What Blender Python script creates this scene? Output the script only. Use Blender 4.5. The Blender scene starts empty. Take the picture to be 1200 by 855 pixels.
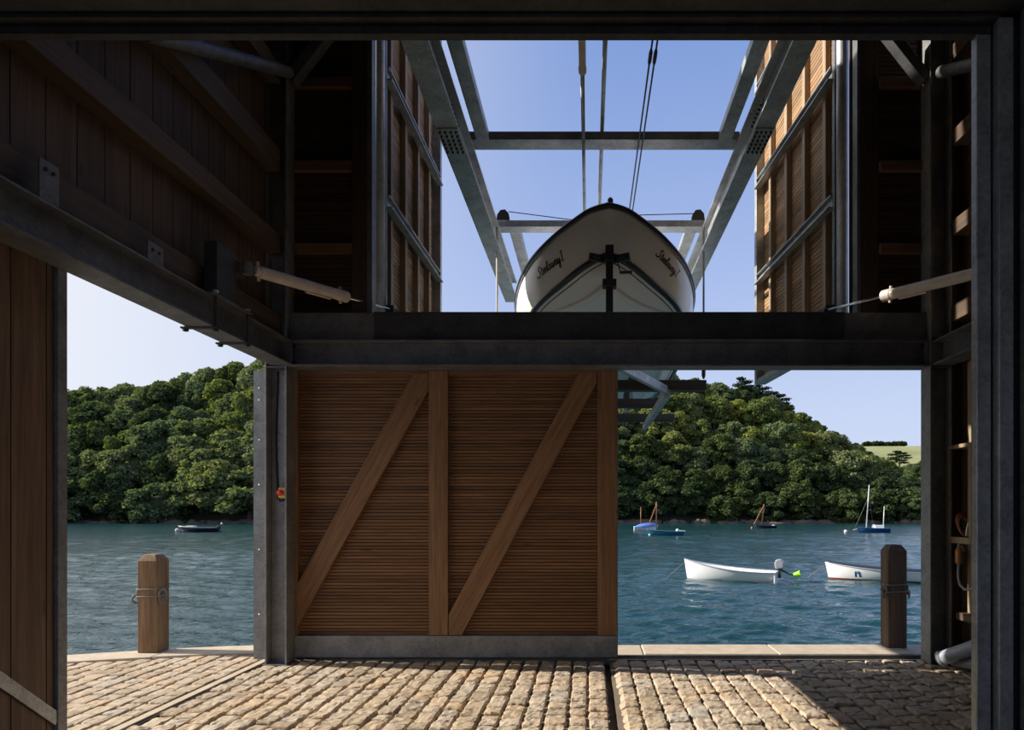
import bpy, math, random
import numpy as np
from mathutils import Vector, Matrix, noise

RN = random.Random(11)
SC = bpy.context.scene
COL = SC.collection
PI = math.pi
F = 780.0
EYE = 1.5


def W(px, py, Y):
    """photo pixel + distance -> place in the world"""
    return Vector(((px - 690.0) * Y / F, Y, EYE + (597.0 - py) * Y / F))


# ------------------------------------------------------------------ mesh builder
class MB:
    def __init__(self):
        self.v = []
        self.f = []

    def add(self, vs, fs):
        n = len(self.v)
        self.v += [tuple(p) for p in vs]
        self.f += [tuple(i + n for i in f) for f in fs]
        return self

    def box(self, x0, x1, y0, y1, z0, z1):
        vs = [(x, y, z) for z in (z0, z1) for y in (y0, y1) for x in (x0, x1)]
        return self.add(vs, [(0, 2, 3, 1), (4, 5, 7, 6), (0, 1, 5, 4), (2, 6, 7, 3), (0, 4, 6, 2), (1, 3, 7, 5)])

    def prism(self, poly, axis, a, b):
        """polygon given in the two other axes, extruded along axis from a to b"""
        def mk(p, t):
            if axis == 'x':
                return (t, p[0], p[1])
            if axis == 'y':
                return (p[0], t, p[1])
            return (p[0], p[1], t)
        n = len(poly)
        vs = [mk(p, a) for p in poly] + [mk(p, b) for p in poly]
        fs = [tuple(range(n))[::-1], tuple(range(n, 2 * n))]
        fs += [(i, (i + 1) % n, n + (i + 1) % n, n + i) for i in range(n)]
        return self.add(vs, fs)

    def sweep(self, poly, p, q, up=(0, 0, 1)):
        """polygon (side, up) extruded from p to q"""
        p, q = Vector(p), Vector(q)
        d = (q - p).normalized()
        u = Vector(up)
        s = d.cross(u)
        if s.length < 1e-4:
            s = d.cross(Vector((1, 0, 0)))
        s.normalize()
        u = s.cross(d).normalized()
        n = len(poly)
        vs = [p + s * a + u * b for a, b in poly] + [q + s * a + u * b for a, b in poly]
        fs = [tuple(range(n))[::-1], tuple(range(n, 2 * n))]
        fs += [(i, (i + 1) % n, n + (i + 1) % n, n + i) for i in range(n)]
        return self.add(vs, fs)

    def bar(self, p, q, w, h, up=(0, 0, 1)):
        return self.sweep([(-w / 2, -h / 2), (w / 2, -h / 2), (w / 2, h / 2), (-w / 2, h / 2)], p, q, up)

    def tube(self, pts, r, n=12, closed=False):
        pts = [Vector(p) for p in pts]
        m = len(pts)
        rs = r if isinstance(r, (list, tuple)) else [r] * m
        rings = []
        prev = None
        for i, p in enumerate(pts):
            if closed:
                d = (pts[(i + 1) % m] - pts[i - 1]).normalized()
            else:
                d = (pts[min(i + 1, m - 1)] - pts[max(i - 1, 0)]).normalized()
            if prev is None:
                a = d.cross(Vector((0, 0, 1)))
                if a.length < 1e-3:
                    a = d.cross(Vector((1, 0, 0)))
            else:
                a = prev - d * prev.dot(d)
            a.normalize()
            prev = a
            b = d.cross(a)
            rings.append([p + (a * math.cos(t) + b * math.sin(t)) * rs[i] for t in [2 * PI * k / n for k in range(n)]])
        vs = [x for rg in rings for x in rg]
        fs = []
        for i in range(m if closed else m - 1):
            j = (i + 1) % m
            for k in range(n):
                fs.append((i * n + k, i * n + (k + 1) % n, j * n + (k + 1) % n, j * n + k))
        if not closed:
            fs.append(tuple(range(n))[::-1])
            fs.append(tuple((m - 1) * n + k for k in range(n)))
        return self.add(vs, fs)

    def lathe(self, prof, c, n=20, axis=(0, 0, 1)):
        """profile (radius, height along axis)"""
        ax = Vector(axis).normalized()
        a = ax.cross(Vector((1, 0, 0)))
        if a.length < .1:
            a = ax.cross(Vector((0, 1, 0)))
        a.normalize()
        b = ax.cross(a)
        c = Vector(c)
        vs = []
        for r, z in prof:
            for k in range(n):
                t = 2 * PI * k / n
                vs.append(c + ax * z + (a * math.cos(t) + b * math.sin(t)) * max(r, 1e-4))
        fs = [(i * n + k, i * n + (k + 1) % n, (i + 1) * n + (k + 1) % n, (i + 1) * n + k)
              for i in range(len(prof) - 1) for k in range(n)]
        fs.append(tuple(range(n))[::-1])
        fs.append(tuple((len(prof) - 1) * n + k for k in range(n)))
        return self.add(vs, fs)

    def ball(self, c, r, n=12, m=8):
        rx, ry, rz = r if isinstance(r, (tuple, list)) else (r, r, r)
        vs = [(c[0], c[1], c[2] - rz)]
        for i in range(1, m):
            t = PI * i / m
            for k in range(n):
                p = 2 * PI * k / n
                vs.append((c[0] + rx * math.sin(t) * math.cos(p), c[1] + ry * math.sin(t) * math.sin(p), c[2] - rz * math.cos(t)))
        vs.append((c[0], c[1], c[2] + rz))
        fs = [(0, 1 + (k + 1) % n, 1 + k) for k in range(n)]
        for i in range(m - 2):
            for k in range(n):
                fs.append((1 + i * n + k, 1 + i * n + (k + 1) % n, 1 + (i + 1) * n + (k + 1) % n, 1 + (i + 1) * n + k))
        L = len(vs) - 1
        fs += [(L, 1 + (m - 2) * n + k, 1 + (m - 2) * n + (k + 1) % n) for k in range(n)]
        return self.add(vs, fs)

    def ribbon(self, pts, w, nrm):
        """flat stroke through pts, width w, facing nrm"""
        pts = [Vector(p) for p in pts]
        vs = []
        for i, p in enumerate(pts):
            d = (pts[min(i + 1, len(pts) - 1)] - pts[max(i - 1, 0)]).normalized()
            s = d.cross(Vector(nrm[i])).normalized() * (w / 2)
            vs += [p - s, p + s]
        return self.add(vs, [(2 * i, 2 * i + 1, 2 * i + 3, 2 * i + 2) for i in range(len(pts) - 1)])

    def build(self, name, mat, parent=None, origin=None, bevel=0, smooth=False, local=False):
        me = bpy.data.meshes.new(name)
        o = bpy.data.objects.new(name, me)
        COL.objects.link(o)
        off = Vector((0, 0, 0))
        if parent is not None:
            o.parent = parent
            if not local:
                p = parent
                while p is not None:
                    off += p.location
                    p = p.parent
        else:
            if origin is None and not local:
                a = np.array(self.v)
                origin = ((a[:, 0].min() + a[:, 0].max()) / 2, (a[:, 1].min() + a[:, 1].max()) / 2, a[:, 2].min())
            if origin is not None:
                off = Vector(origin)
                o.location = off
        me.from_pydata([(x - off.x, y - off.y, z - off.z) for x, y, z in self.v], [], self.f)
        fix_normals(me)
        if smooth:
            me.polygons.foreach_set('use_smooth', [True] * len(me.polygons))
        if mat is not None:
            me.materials.append(mat)
        if bevel:
            md = o.modifiers.new('bevel', 'BEVEL')
            md.width = bevel
            md.segments = 2
            md.limit_method = 'ANGLE'
            md.angle_limit = math.radians(50)
        me.update()
        return o


def fix_normals(me):
    import bmesh
    bm = bmesh.new()
    bm.from_mesh(me)
    bmesh.ops.recalc_face_normals(bm, faces=bm.faces[:])
    bm.to_mesh(me)
    bm.free()


def thing(name, label, cat, loc, group=None, rz=0.0):
    o = bpy.data.objects.new(name, None)
    COL.objects.link(o)
    o.empty_display_size = .1
    o.location = loc
    o.rotation_euler = (0, 0, rz)
    return tag(o, label, cat, group)


def tag(o, label, cat, group=None):
    o['label'] = label
    o['category'] = cat
    if group:
        o['group'] = group
    return o


def struct(o, label=None):
    o['kind'] = 'structure'
    if label:
        o['label'] = label
    return o


def ibeam(w, h, tw=.012, tf=.016):
    a, b = w / 2, h / 2
    t = tw / 2
    return [(-a, -b), (a, -b), (a, -b + tf), (t, -b + tf), (t, b - tf), (a, b - tf), (a, b), (-a, b), (-a, b - tf), (-t, b - tf), (-t, -b + tf), (-a, -b + tf)]


# ------------------------------------------------------------------ materials
class NT:
    def __init__(self, name):
        self.m = bpy.data.materials.new(name)
        self.m.use_nodes = True
        self.t = self.m.node_tree
        self.t.nodes.clear()
        self.out = self.n('ShaderNodeOutputMaterial')

    def n(self, typ, **kw):
        nd = self.t.nodes.new(typ)
        for k, v in kw.items():
            if hasattr(nd, k):
                setattr(nd, k, v)
            else:
                nd.inputs[k.replace('_', ' ')].default_value = v
        return nd

    def l(self, a, b):
        self.t.links.new(a, b)

    def mapping(self, scale=(1, 1, 1), rot=(0, 0, 0), src='Object'):
        tc = self.n('ShaderNodeTexCoord')
        mp = self.n('ShaderNodeMapping')
        mp.inputs['Scale'].default_value = scale
        mp.inputs['Rotation'].default_value = rot
        self.l(tc.outputs[src], mp.inputs['Vector'])
        return mp.outputs[0]

    def noise(self, vec, scale, detail=4, rough=.55, dist=0.0):
        nd = self.n('ShaderNodeTexNoise')
        nd.inputs['Scale'].default_value = scale
        nd.inputs['Detail'].default_value = detail
        nd.inputs['Roughness'].default_value = rough
        nd.inputs['Distortion'].default_value = dist
        if vec is not None:
            self.l(vec, nd.inputs['Vector'])
        return nd.outputs['Fac']

    def ramp(self, fac, stops):
        r = self.n('ShaderNodeValToRGB')
        el = r.color_ramp.elements
        while len(el) < len(stops):
            el.new(.5)
        for e, (p, c) in zip(el, stops):
            e.position = p
            e.color = (*c, 1) if len(c) == 3 else c
        self.l(fac, r.inputs[0])
        return r.outputs[0]

    def mix(self, fac, a, b, mode='MIX'):
        m = self.n('ShaderNodeMix', data_type='RGBA', blend_type=mode)
        for s, i in ((fac, 0), (a, 6), (b, 7)):
            if isinstance(s, (int, float)):
                m.inputs[i].default_value = s
            elif isinstance(s, tuple):
                m.inputs[i].default_value = (*s, 1)
            else:
                self.l(s, m.inputs[i])
        return m.outputs[2]

    def island(self):
        g = self.n('ShaderNodeNewGeometry')
        return g.outputs['Random Per Island']

    def bump(self, h, strength=.3, dist=.01, normal=None):
        b = self.n('ShaderNodeBump')
        b.inputs['Strength'].default_value = strength
        b.inputs['Distance'].default_value = dist
        self.l(h, b.inputs['Height'])
        if normal is not None:
            self.l(normal, b.inputs['Normal'])
        return b.outputs[0]

    def principled(self, color, rough=.5, metal=0.0, normal=None, spec=.5):
        p = self.n('ShaderNodeBsdfPrincipled')
        if isinstance(color, tuple):
            p.inputs['Base Color'].default_value = (*color, 1)
        else:
            self.l(color, p.inputs['Base Color'])
        if isinstance(rough, (int, float)):
            p.inputs['Roughness'].default_value = rough
        else:
            self.l(rough, p.inputs['Roughness'])
        p.inputs['Metallic'].default_value = metal
        p.inputs['Specular IOR Level'].default_value = spec
        if normal is not None:
            self.l(normal, p.inputs['Normal'])
        self.l(p.outputs[0], self.out.inputs[0])
        return p


def mat_plain(name, c, rough=.5, metal=0.0, vary=.12, scale=9):
    t = NT(name)
    v = t.mapping()
    n = t.noise(v, scale, 5)
    d = tuple(x * (1 - vary) for x in c)
    b = tuple(min(1, x * (1 + vary)) for x in c)
    t.principled(t.ramp(n, [(.3, d), (.7, b)]), rough, metal, t.bump(t.noise(v, scale * 12, 3), .08, .002))
    return t.m


def mat_galv(name, lo, hi, metal=.75, rough=.42):
    t = NT(name)
    v = t.mapping()
    vo = t.n('ShaderNodeTexVoronoi')
    vo.inputs['Scale'].default_value = 55
    t.l(v, vo.inputs['Vector'])
    sp = t.ramp(vo.outputs['Color'], [(.2, lo), (.8, hi)])
    st = t.ramp(t.noise(v, 4.5, 6, .65), [(.35, tuple(x * .62 for x in lo)), (.65, hi)])
    c = t.mix(.55, sp, st)
    rg = t.n('ShaderNodeMapRange')
    rg.inputs[3].default_value = rough - .1
    rg.inputs[4].default_value = rough + .14
    t.l(t.noise(v, 14, 4), rg.inputs[0])
    t.principled(c, rg.outputs[0], metal, t.bump(t.noise(v, 60, 3), .06, .002))
    return t.m


def mat_wood(name, lo, mid, hi, grain='x', vary=.5, rough=.62, ring=1.0, lean=0.0):
    """grain runs along the given axis; every board differs a little"""
    t = NT(name)
    sc = {'x': (.7, 16, 16), 'y': (16, .7, 16), 'z': (16, 16, .7)}[grain]
    tc = t.n('ShaderNodeTexCoord')
    isl = t.island()
    add = t.n('ShaderNodeVectorMath', operation='ADD')
    vr = t.n('ShaderNodeVectorRotate', rotation_type='Y_AXIS')
    vr.inputs['Angle'].default_value = lean
    t.l(tc.outputs['Object'], vr.inputs['Vector'])
    t.l(vr.outputs[0], add.inputs[0])
    cx = t.n('ShaderNodeCombineXYZ')
    ml = t.n('ShaderNodeMath', operation='MULTIPLY')
    ml.inputs[1].default_value = 37.0
    t.l(isl, ml.inputs[0])
    for i in range(3):
        t.l(ml.outputs[0], cx.inputs[i])
    t.l(cx.outputs[0], add.inputs[1])
    mp = t.n('ShaderNodeMapping')
    mp.inputs['Scale'].default_value = sc
    t.l(add.outputs[0], mp.inputs['Vector'])
    n1 = t.noise(mp.outputs[0], 1.0 * ring, 6, .6, .8)
    n2 = t.noise(mp.outputs[0], 5.5, 3, .6)
    base = t.ramp(n1, [(.28, lo), (.5, mid), (.74, hi)])
    fine = t.ramp(n2, [(.35, (.72, .7, .68)), (.62, (1.08, 1.07, 1.05))])
    c = t.mix(.8, base, fine, 'MULTIPLY')
    isc = t.ramp(isl, [(0, (1 - vary * .55,) * 3), (.5, (1, .97, .94)), (1, (1 + vary * .5, 1 + vary * .42, 1 + vary * .36))])
    c = t.mix(1.0, c, isc, 'MULTIPLY')
    kn = t.n('ShaderNodeTexVoronoi')
    kn.inputs['Scale'].default_value = 1.0
    kmp = t.n('ShaderNodeMapping')
    kmp.inputs['Scale'].default_value = {'x': (1.3, 5, 5), 'y': (5, 1.3, 5), 'z': (5, 5, 1.3)}[grain]
    t.l(add.outputs[0], kmp.inputs['Vector'])
    t.l(kmp.outputs[0], kn.inputs['Vector'])
    km = t.ramp(kn.outputs['Distance'], [(.04, (.38, .33, .3)), (.1, (1, 1, 1))])
    c = t.mix(.8, c, km, 'MULTIPLY')
    t.principled(c, rough, 0, t.bump(n2, .18, .004), .3)
    return t.m


M = {}
M['galv'] = mat_galv('galvanised_steel', (.30, .32, .33), (.52, .54, .54), .55, .45)
M['steel'] = mat_galv('dull_galvanised_steel', (.115, .118, .125), (.205, .207, .215), .35, .55)
M['steel_dark'] = mat_galv('dark_and_shaded_steel', (.04, .042, .046), (.075, .076, .08), .3, .6)  # dark steel, also galvanised parts darkened as if in shade
M['pole'] = mat_galv('smooth_zinc', (.42, .44, .48), (.58, .60, .64), .35, .42)
M['midgalv'] = mat_galv('weathered_galvanised_steel', (.19, .19, .19), (.32, .32, .315), .3, .55)
M['doorboard'] = mat_wood('side_door_boards', (.125,.08,.05), (.185,.12,.077), (.245,.163,.107), 'z', .3)
M['bolt'] = mat_plain('bolt_steel', (.06, .062, .06), .5, .6)
M['zincbolt'] = mat_plain('bright_zinc', (.8, .8, .8), .3, .8)
M['black'] = mat_plain('black_rubber_and_groove_shade', (.018, .018, .02), .5)
M['ram'] = mat_plain('cream_ram_paint', (.62, .54, .46), .4)
M['chrome'] = mat_plain('polished_rod', (.75, .74, .72), .18, 1.0)
M['larch'] = mat_wood('larch_slats', (.125,.062,.027), (.195,.099,.044), (.27,.145,.068), 'x', .36)
M['oakz'] = mat_wood('oak_upright', (0.18, 0.095, 0.045), (0.265, 0.145, 0.072), (0.35, 0.2, 0.105), 'z', .3)
M['oakd'] = mat_wood('oak_brace', (.16,.085,.04), (.24,.13,.064), (.32,.18,.095), 'z', .2, lean=math.radians(-28.6))
M['oakx'] = mat_wood('oak_rail', (0.13, 0.075, 0.042), (0.2, 0.12, 0.068), (0.27, 0.165, 0.098), 'x', .3)
M['oaky'] = mat_wood('oak_timber', (.085,.059,.042), (.13,.09,.064), (.18,.125,.09), 'y', .3)
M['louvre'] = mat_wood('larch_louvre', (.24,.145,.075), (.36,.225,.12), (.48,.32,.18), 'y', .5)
M['batten'] = mat_wood('batten_wood', (.30,.22,.145), (.42,.32,.22), (.52,.41,.29), 'z', .3)
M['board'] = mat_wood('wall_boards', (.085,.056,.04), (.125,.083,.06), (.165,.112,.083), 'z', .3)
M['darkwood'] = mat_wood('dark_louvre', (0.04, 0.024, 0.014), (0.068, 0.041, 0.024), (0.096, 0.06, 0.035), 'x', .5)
M['darkpost'] = mat_wood('dark_post', (0.05, 0.034, 0.024), (0.078, 0.054, 0.038), (0.105, 0.073, 0.052), 'z', .3)
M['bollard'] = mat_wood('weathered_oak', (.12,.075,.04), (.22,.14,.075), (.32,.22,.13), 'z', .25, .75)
M['bollard_shaded'] = mat_wood('shaded_weathered_oak', (.07, .05, .035), (.12, .086, .06), (.18, .13, .09), 'z', .25, .75)  # oak darkened because the right bollard stands in building shade
M['bearer'] = mat_wood('wet_bearer', (.03, .026, .022), (.055, .047, .04), (.085, .075, .062), 'x', .2)
M['pale'] = mat_wood('pale_softwood', (0.26, 0.2, 0.13), (0.34, 0.265, 0.175), (0.41, 0.33, 0.225), 'z', .2)
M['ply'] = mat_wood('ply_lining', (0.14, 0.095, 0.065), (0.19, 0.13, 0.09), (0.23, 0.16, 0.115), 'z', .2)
M['hull'] = mat_plain('cream_gelcoat', (.93, .91, .87), .25, 0, .02, 3)
M['white'] = mat_plain('white_paint', (.85, .85, .83), .3, 0, .03, 3)
M['navy'] = mat_plain('navy_rubber', (.02, .024, .04), .4)
M['stripe'] = mat_plain('charcoal_stripe', (.035, .037, .045), .35)
M['ink'] = mat_plain('black_lettering', (.015, .014, .014), .5)
M['grey'] = mat_plain('grey_cowl', (.30, .30, .33), .3)
M['red'] = mat_plain('red_plastic', (.7, .03, .02), .3)
M['yellow'] = mat_plain('yellow_plastic', (.8, .5, .05), .4)
M['lime'] = mat_plain('lime_plastic', (.32, .75, .03), .4)
M['blue'] = mat_plain('blue_paint', (.02, .085, .22), .35)
M['sheet'] = mat_plain('blue_cover_cloth', (.09, .19, .5), .8)
M['teal'] = mat_plain('teal_paint', (.03, .15, .22), .4)
M['inkblue'] = mat_plain('dark_navy_paint', (.014, .016, .035), .4)
M['spar'] = mat_plain('varnished_spar', (.42, .17, .08), .4)
M['alloy'] = mat_plain('alloy_mast', (.75, .75, .75), .4, .2)
M['rope'] = mat_plain('grey_rope', (.22, .2, .18), .8)
M['paleline'] = mat_plain('pale_rope', (.62, .58, .5), .8)
M['antifoul'] = mat_plain('red_brown_antifouling', (.2, .06, .04), .6)
M['orange'] = mat_plain('orange_float', (.7, .2, .06), .4)
M['pvc'] = mat_plain('grey_plastic_pipe', (.34, .37, .42), .35)
M['membrane'] = mat_plain('black_membrane', (.012, .011, .01), .8)
M['dry'] = mat_plain('dark_plaster', (.085, .085, .09), .8)
M['brass'] = mat_plain('amber_coupling', (.45, .2, .04), .4)
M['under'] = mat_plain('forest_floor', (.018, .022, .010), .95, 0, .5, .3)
M['bark'] = mat_plain('bark', (.10, .075, .055), .9, 0, .4, 4)


def mat_setts():
    t = NT('granite_setts')
    v = t.mapping()
    isl = t.island()
    base = t.ramp(isl, [(0, (.40, .325, .235)), (.3, (.51, .42, .315)), (.55, (.54, .455, .355)), (.8, (.55, .425, .29)), (1, (.48, .43, .36))])
    n1 = t.noise(v, 26, 7, .7)
    g = t.ramp(n1, [(.25, (.58, .56, .54)), (.5, (1, 1, 1)), (.75, (1.22, 1.2, 1.16))])
    c = t.mix(.9, base, g, 'MULTIPLY')
    n2 = t.noise(v, 160, 3, .7)
    g2 = t.ramp(n2, [(.3, (.62, .6, .58)), (.6, (1.1, 1.1, 1.1))])
    c = t.mix(.6, c, g2, 'MULTIPLY')
    st = t.ramp(t.noise(v, 1.6, 4), [(.4, (1, 1, 1)), (.7, (1.1, .96, .8))])
    c = t.mix(.6, c, st, 'MULTIPLY')
    b = t.bump(n1, .55, .018)
    b = t.bump(n2, .35, .004, b)
    t.principled(c, .85, 0, b, .25)
    return t.m


def mat_stone(name, c0, c1):
    t = NT(name)
    v = t.mapping()
    isl = t.island()
    n1 = t.noise(v, 7, 7, .65)
    c = t.ramp(n1, [(.3, c0), (.7, c1)])
    c = t.mix(.6, c, t.ramp(isl, [(0, (.85, .84, .82)), (1, (1.1, 1.08, 1.05))]), 'MULTIPLY')
    n2 = t.noise(v, 90, 3, .7)
    t.principled(c, .8, 0, t.bump(t.mix(.5, n1, n2), .3, .008), .3)
    return t.m


M['setts'] = mat_setts()
M['coping'] = mat_stone('pale_coping_stone', (.43, .355, .265), (.58, .49, .38))
M['mortar'] = mat_stone('sandy_joint', (.17, .135, .10), (.26, .21, .155))
M['quay'] = mat_stone('quay_stone', (.16, .14, .11), (.3, .26, .21))
M['rock'] = mat_stone('shore_rock', (.06, .045, .035), (.20, .15, .115))


def mat_water():
    t = NT('estuary_water')
    g = t.n('ShaderNodeNewGeometry')
    def mp(s, rot=0.0):
        m = t.n('ShaderNodeMapping')
        m.inputs['Scale'].default_value = s
        m.inputs['Rotation'].default_value = (0, 0, rot)
        t.l(g.outputs['Position'], m.inputs['Vector'])
        return m.outputs[0]
    a = t.noise(mp((.5, 1.1, 1), .25), 1.15, 3, .55, .4)
    b = t.noise(mp((1.0, 1.7, 1), -.35), 3.2, 3, .55, .3)
    c = t.noise(mp((.10, .2, 1), .1), 1.0, 3, .5)
    d = t.noise(mp((.02, .09, 1), .05), 1.0, 4, .5)
    nb = t.bump(b, .55, .09)
    nb = t.bump(a, .35, .2, nb)
    sx = t.n('ShaderNodeSeparateXYZ')
    t.l(g.outputs['Position'], sx.inputs[0])
    mr = t.n('ShaderNodeMapRange')
    mr.inputs[1].default_value, mr.inputs[2].default_value = 20, 130
    mr.inputs[3].default_value, mr.inputs[4].default_value = .04, .17
    t.l(sx.outputs[1], mr.inputs[0])
    col = t.ramp(d, [(.35, (.008, .038, .044)), (.65, (.012, .054, .060))])
    p = t.principled(col, mr.outputs[0], 0, nb, .5)
    p.inputs['IOR'].default_value = 1.33
    return t.m


def mat_leaf(name, lo, hi):
    t = NT(name)
    isl = t.island()
    c = t.ramp(isl, [(0, lo), (.6, hi), (1, tuple(x * 1.35 for x in hi))])
    ob = t.n('ShaderNodeObjectInfo')
    tv = t.ramp(ob.outputs['Random'], [(0, (.72, .8, .8)), (.5, (1, 1, 1)), (1, (1.3, 1.18, .85))])
    c = t.mix(1.0, c, tv, 'MULTIPLY')
    d = t.n('ShaderNodeBsdfDiffuse')
    t.l(c, d.inputs[0])
    tr = t.n('ShaderNodeBsdfTranslucent')
    t.l(t.mix(1.0, c, (1.1, 1.2, .5), 'MULTIPLY'), tr.inputs[0])
    mx = t.n('ShaderNodeMixShader')
    mx.inputs[0].default_value = .36
    t.l(d.outputs[0], mx.inputs[1])
    t.l(tr.outputs[0], mx.inputs[2])
    t.l(mx.outputs[0], t.out.inputs[0])
    return t.m


M['water'] = mat_water()
LEAF = [mat_leaf('leaf_hazy_mid_green', (.095, .12, .058), (.195, .23, .108)),  # greyed and lightened to carry haze over the left bank
        mat_leaf('leaf_yellow_green', (.10, .125, .04), (.22, .25, .085)),
        mat_leaf('leaf_shaded_deep_green', (.040, .06, .028), (.092, .122, .054)),  # deep green, darkened further to carry the lower right bank's shade
        mat_leaf('leaf_hazy_grey_green', (.105, .13, .07), (.19, .22, .115))]  # lightened too, for the left bank's haze
M['pine'] = mat_leaf('pine_needles', (.012, .026, .016), (.03, .05, .026))
M['hedge'] = mat_leaf('hedge_leaves', (.02, .035, .014), (.05, .07, .025))


def mat_field():
    t = NT('pasture_grass')
    v = t.mapping()
    n = t.noise(v, .03, 5, .6)
    t.principled(t.ramp(n, [(.35, (.22, .24, .11)), (.65, (.32, .32, .16))]), .95, 0, None, .1)
    return t.m


M['field'] = mat_field()

# ================================================================== THE SETTING
# ---- water, hill, field
def water_mesh():
    ys = list(7.2 * np.exp(np.arange(0, int(math.log(175 / 7.2) / .0046)) * .0046)) + [180, 200, 240, 420]
    ys = np.array(ys)
    aa = np.arange(-1.7, 1.4, .0043)
    Yg, Ag = np.meshgrid(ys, aa, indexing='ij')
    Xg = Ag * Yg
    Z = np.zeros_like(Xg)
    rng = np.random.default_rng(4)
    gust = 1 + .45 * np.sin(Xg * .11 + 1.3 * np.sin(Yg * .05)) * np.sin(Yg * .083 + .6) + .3 * np.sin(Xg * .031 + Yg * .021)
    for lam in np.exp(np.linspace(math.log(.18), math.log(3.2), 56)):
        th = rng.normal(PI / 2 - .10, .36)
        k = 2 * PI / lam
        att = np.clip((lam / (.0046 * Yg) - 2.2) / 3.0, 0, 1)
        sl = .040 * (1.0 if lam < 1.0 else (1.0 / lam) ** .9)
        Z += att * sl / k * np.sin(k * (Xg * math.cos(th) + Yg * math.sin(th)) + rng.uniform(0, 6.28))
    Z = Z * gust - 1.7
    nr, nc = Xg.shape
    co = np.stack([Xg, Yg, Z], -1).reshape(-1, 3)
    me = bpy.data.meshes.new('water_surface')
    me.vertices.add(nr * nc)
    me.vertices.foreach_set('co', co.ravel())
    i = np.arange(nr * nc).reshape(nr, nc)
    q = np.stack([i[:-1, :-1], i[:-1, 1:], i[1:, 1:], i[1:, :-1]], -1).reshape(-1, 4)
    me.loops.add(q.size)
    me.loops.foreach_set('vertex_index', q.ravel())
    me.polygons.add(len(q))
    me.polygons.foreach_set('loop_start', np.arange(0, q.size, 4))
    me.polygons.foreach_set('loop_total', np.full(len(q), 4))
    me.polygons.foreach_set('use_smooth', np.ones(len(q), bool))
    me.update(calc_edges=True)
    me.materials.append(M['water'])
    o = bpy.data.objects.new('water_surface', me)
    COL.objects.link(o)
    return o
struct(water_mesh(), 'rippled blue green estuary water')

SIL = np.array([(-500, 150), (-150, 146), (30, 144), (80, 142), (102, 139), (117, 144), (164, 148), (181, 146), (205, 152), (222, 158), (249, 167), (301, 174),
                (420, 186), (560, 196), (680, 188), (725, 181), (790, 164), (825, 154), (850, 149), (888, 141), (908, 131), (929, 118), (958, 102), (976, 92),
                (990, 83), (1014, 71), (1040, 57), (1060, 41), (1078, 31), (1150, 18), (1400, 8)], float)
YS, YR = 156.0, 206.0


def sil(X, Y):
    return float(np.interp(690 + F * X / Y, SIL[:, 0], SIL[:, 1]))


def ground(X, Y):
    top = EYE + sil(X, YR if Y < YR else Y) * YR / F
    hr = max(top - (8.5 if X < 40 else 7.0), -.6)
    s = (Y - YS) / (YR - YS)
    if s <= 0:
        return -2.2 + s * 3
    if s < 1:
        k = (1 - (1 - s) ** 1.6)
        return -2.0 + (hr + 2.0) * (.55 * k + .45 * s) + noise.noise((X * .05, Y * .05, 3)) * 1.2 * s
    return hr - (Y - YR) * .22


mb = MB()
gx = np.linspace(-270, 190, 150)
gy = np.concatenate([np.linspace(152, 210, 30), np.linspace(216, 300, 8)])
vs = [(x, y, ground(x, y)) for y in gy for x in gx]
n = len(gx)
mb.add(vs, [(j * n + i, j * n + i + 1, (j + 1) * n + i + 1, (j + 1) * n + i) for j in range(len(gy) - 1) for i in range(n - 1)])
o = mb.build('hillside', M['under'], local=True, smooth=True)
struct(o, 'steep wooded bank across the water')

mb = MB()
gx = np.linspace(90, 420, 40)
gy = np.linspace(300, 520, 24)
def field_h(x, y):
    s = (y - 300) / 160.0
    return 6 + 40.8 * min(s, 1.0) ** .9 - max(0, y - 460) * .35 + (x - 227) * .012 + noise.noise((x * .02, y * .02, 0)) * .8
vs = [(x, y, field_h(x, y)) for y in gy for x in gx]
n = len(gx)
mb.add(vs, [(j * n + i, j * n + i + 1, (j + 1) * n + i + 1, (j + 1) * n + i) for j in range(len(gy) - 1) for i in range(n - 1)])
struct(mb.build('field', M['field'], local=True, smooth=True), 'pale green sloping pasture behind the wooded hill')

# rocky shore
mb = MB()
for i in range(420):
    x = RN.uniform(-170, 115)
    y = YS + RN.uniform(-2.2, 1.2)
    rx, ry, rz = RN.uniform(.6, 2.6), RN.uniform(.5, 1.2), RN.uniform(.35, 1.15)
    k = len(mb.v)
    mb.ball((x, y, -1.75), (rx, ry, rz), 8, 5)
    for q in range(k, len(mb.v)):
        p = Vector(mb.v[q])
        d = noise.noise(p * .9) * .45
        mb.v[q] = (p.x + d * .6, p.y + d * .4, p.z + d * .5)
o = mb.build('rocky_shore', M['rock'], local=True)
struct(o, 'low brown rocks along the far waterline')

# ---- quay floor of granite setts
def quay_edge(x):
    return 7.35 if x > -3.4 else 7.35 - .187 * (-3.4 - x) ** 1.5


mb = MB()
mb.box(-9, -3.30, 3.2, 6.86, -.3, -.036)
mb.box(-3.30, -3.172, 3.2, 6.86, -.3, -.12)
mb.box(-3.172, .155, 3.2, 6.86, -.3, -.036)
mb.box(.155, .21, 3.2, 6.86, -.3, -.088)
mb.box(.21, 6, 3.2, 6.86, -.3, -.032)
mb.box(-9, 6, -4.2, 3.2, -.3, -.01)
o = mb.build('floor_bed', M['mortar'], local=True)
struct(o, 'sandy joints between the setts')


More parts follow.
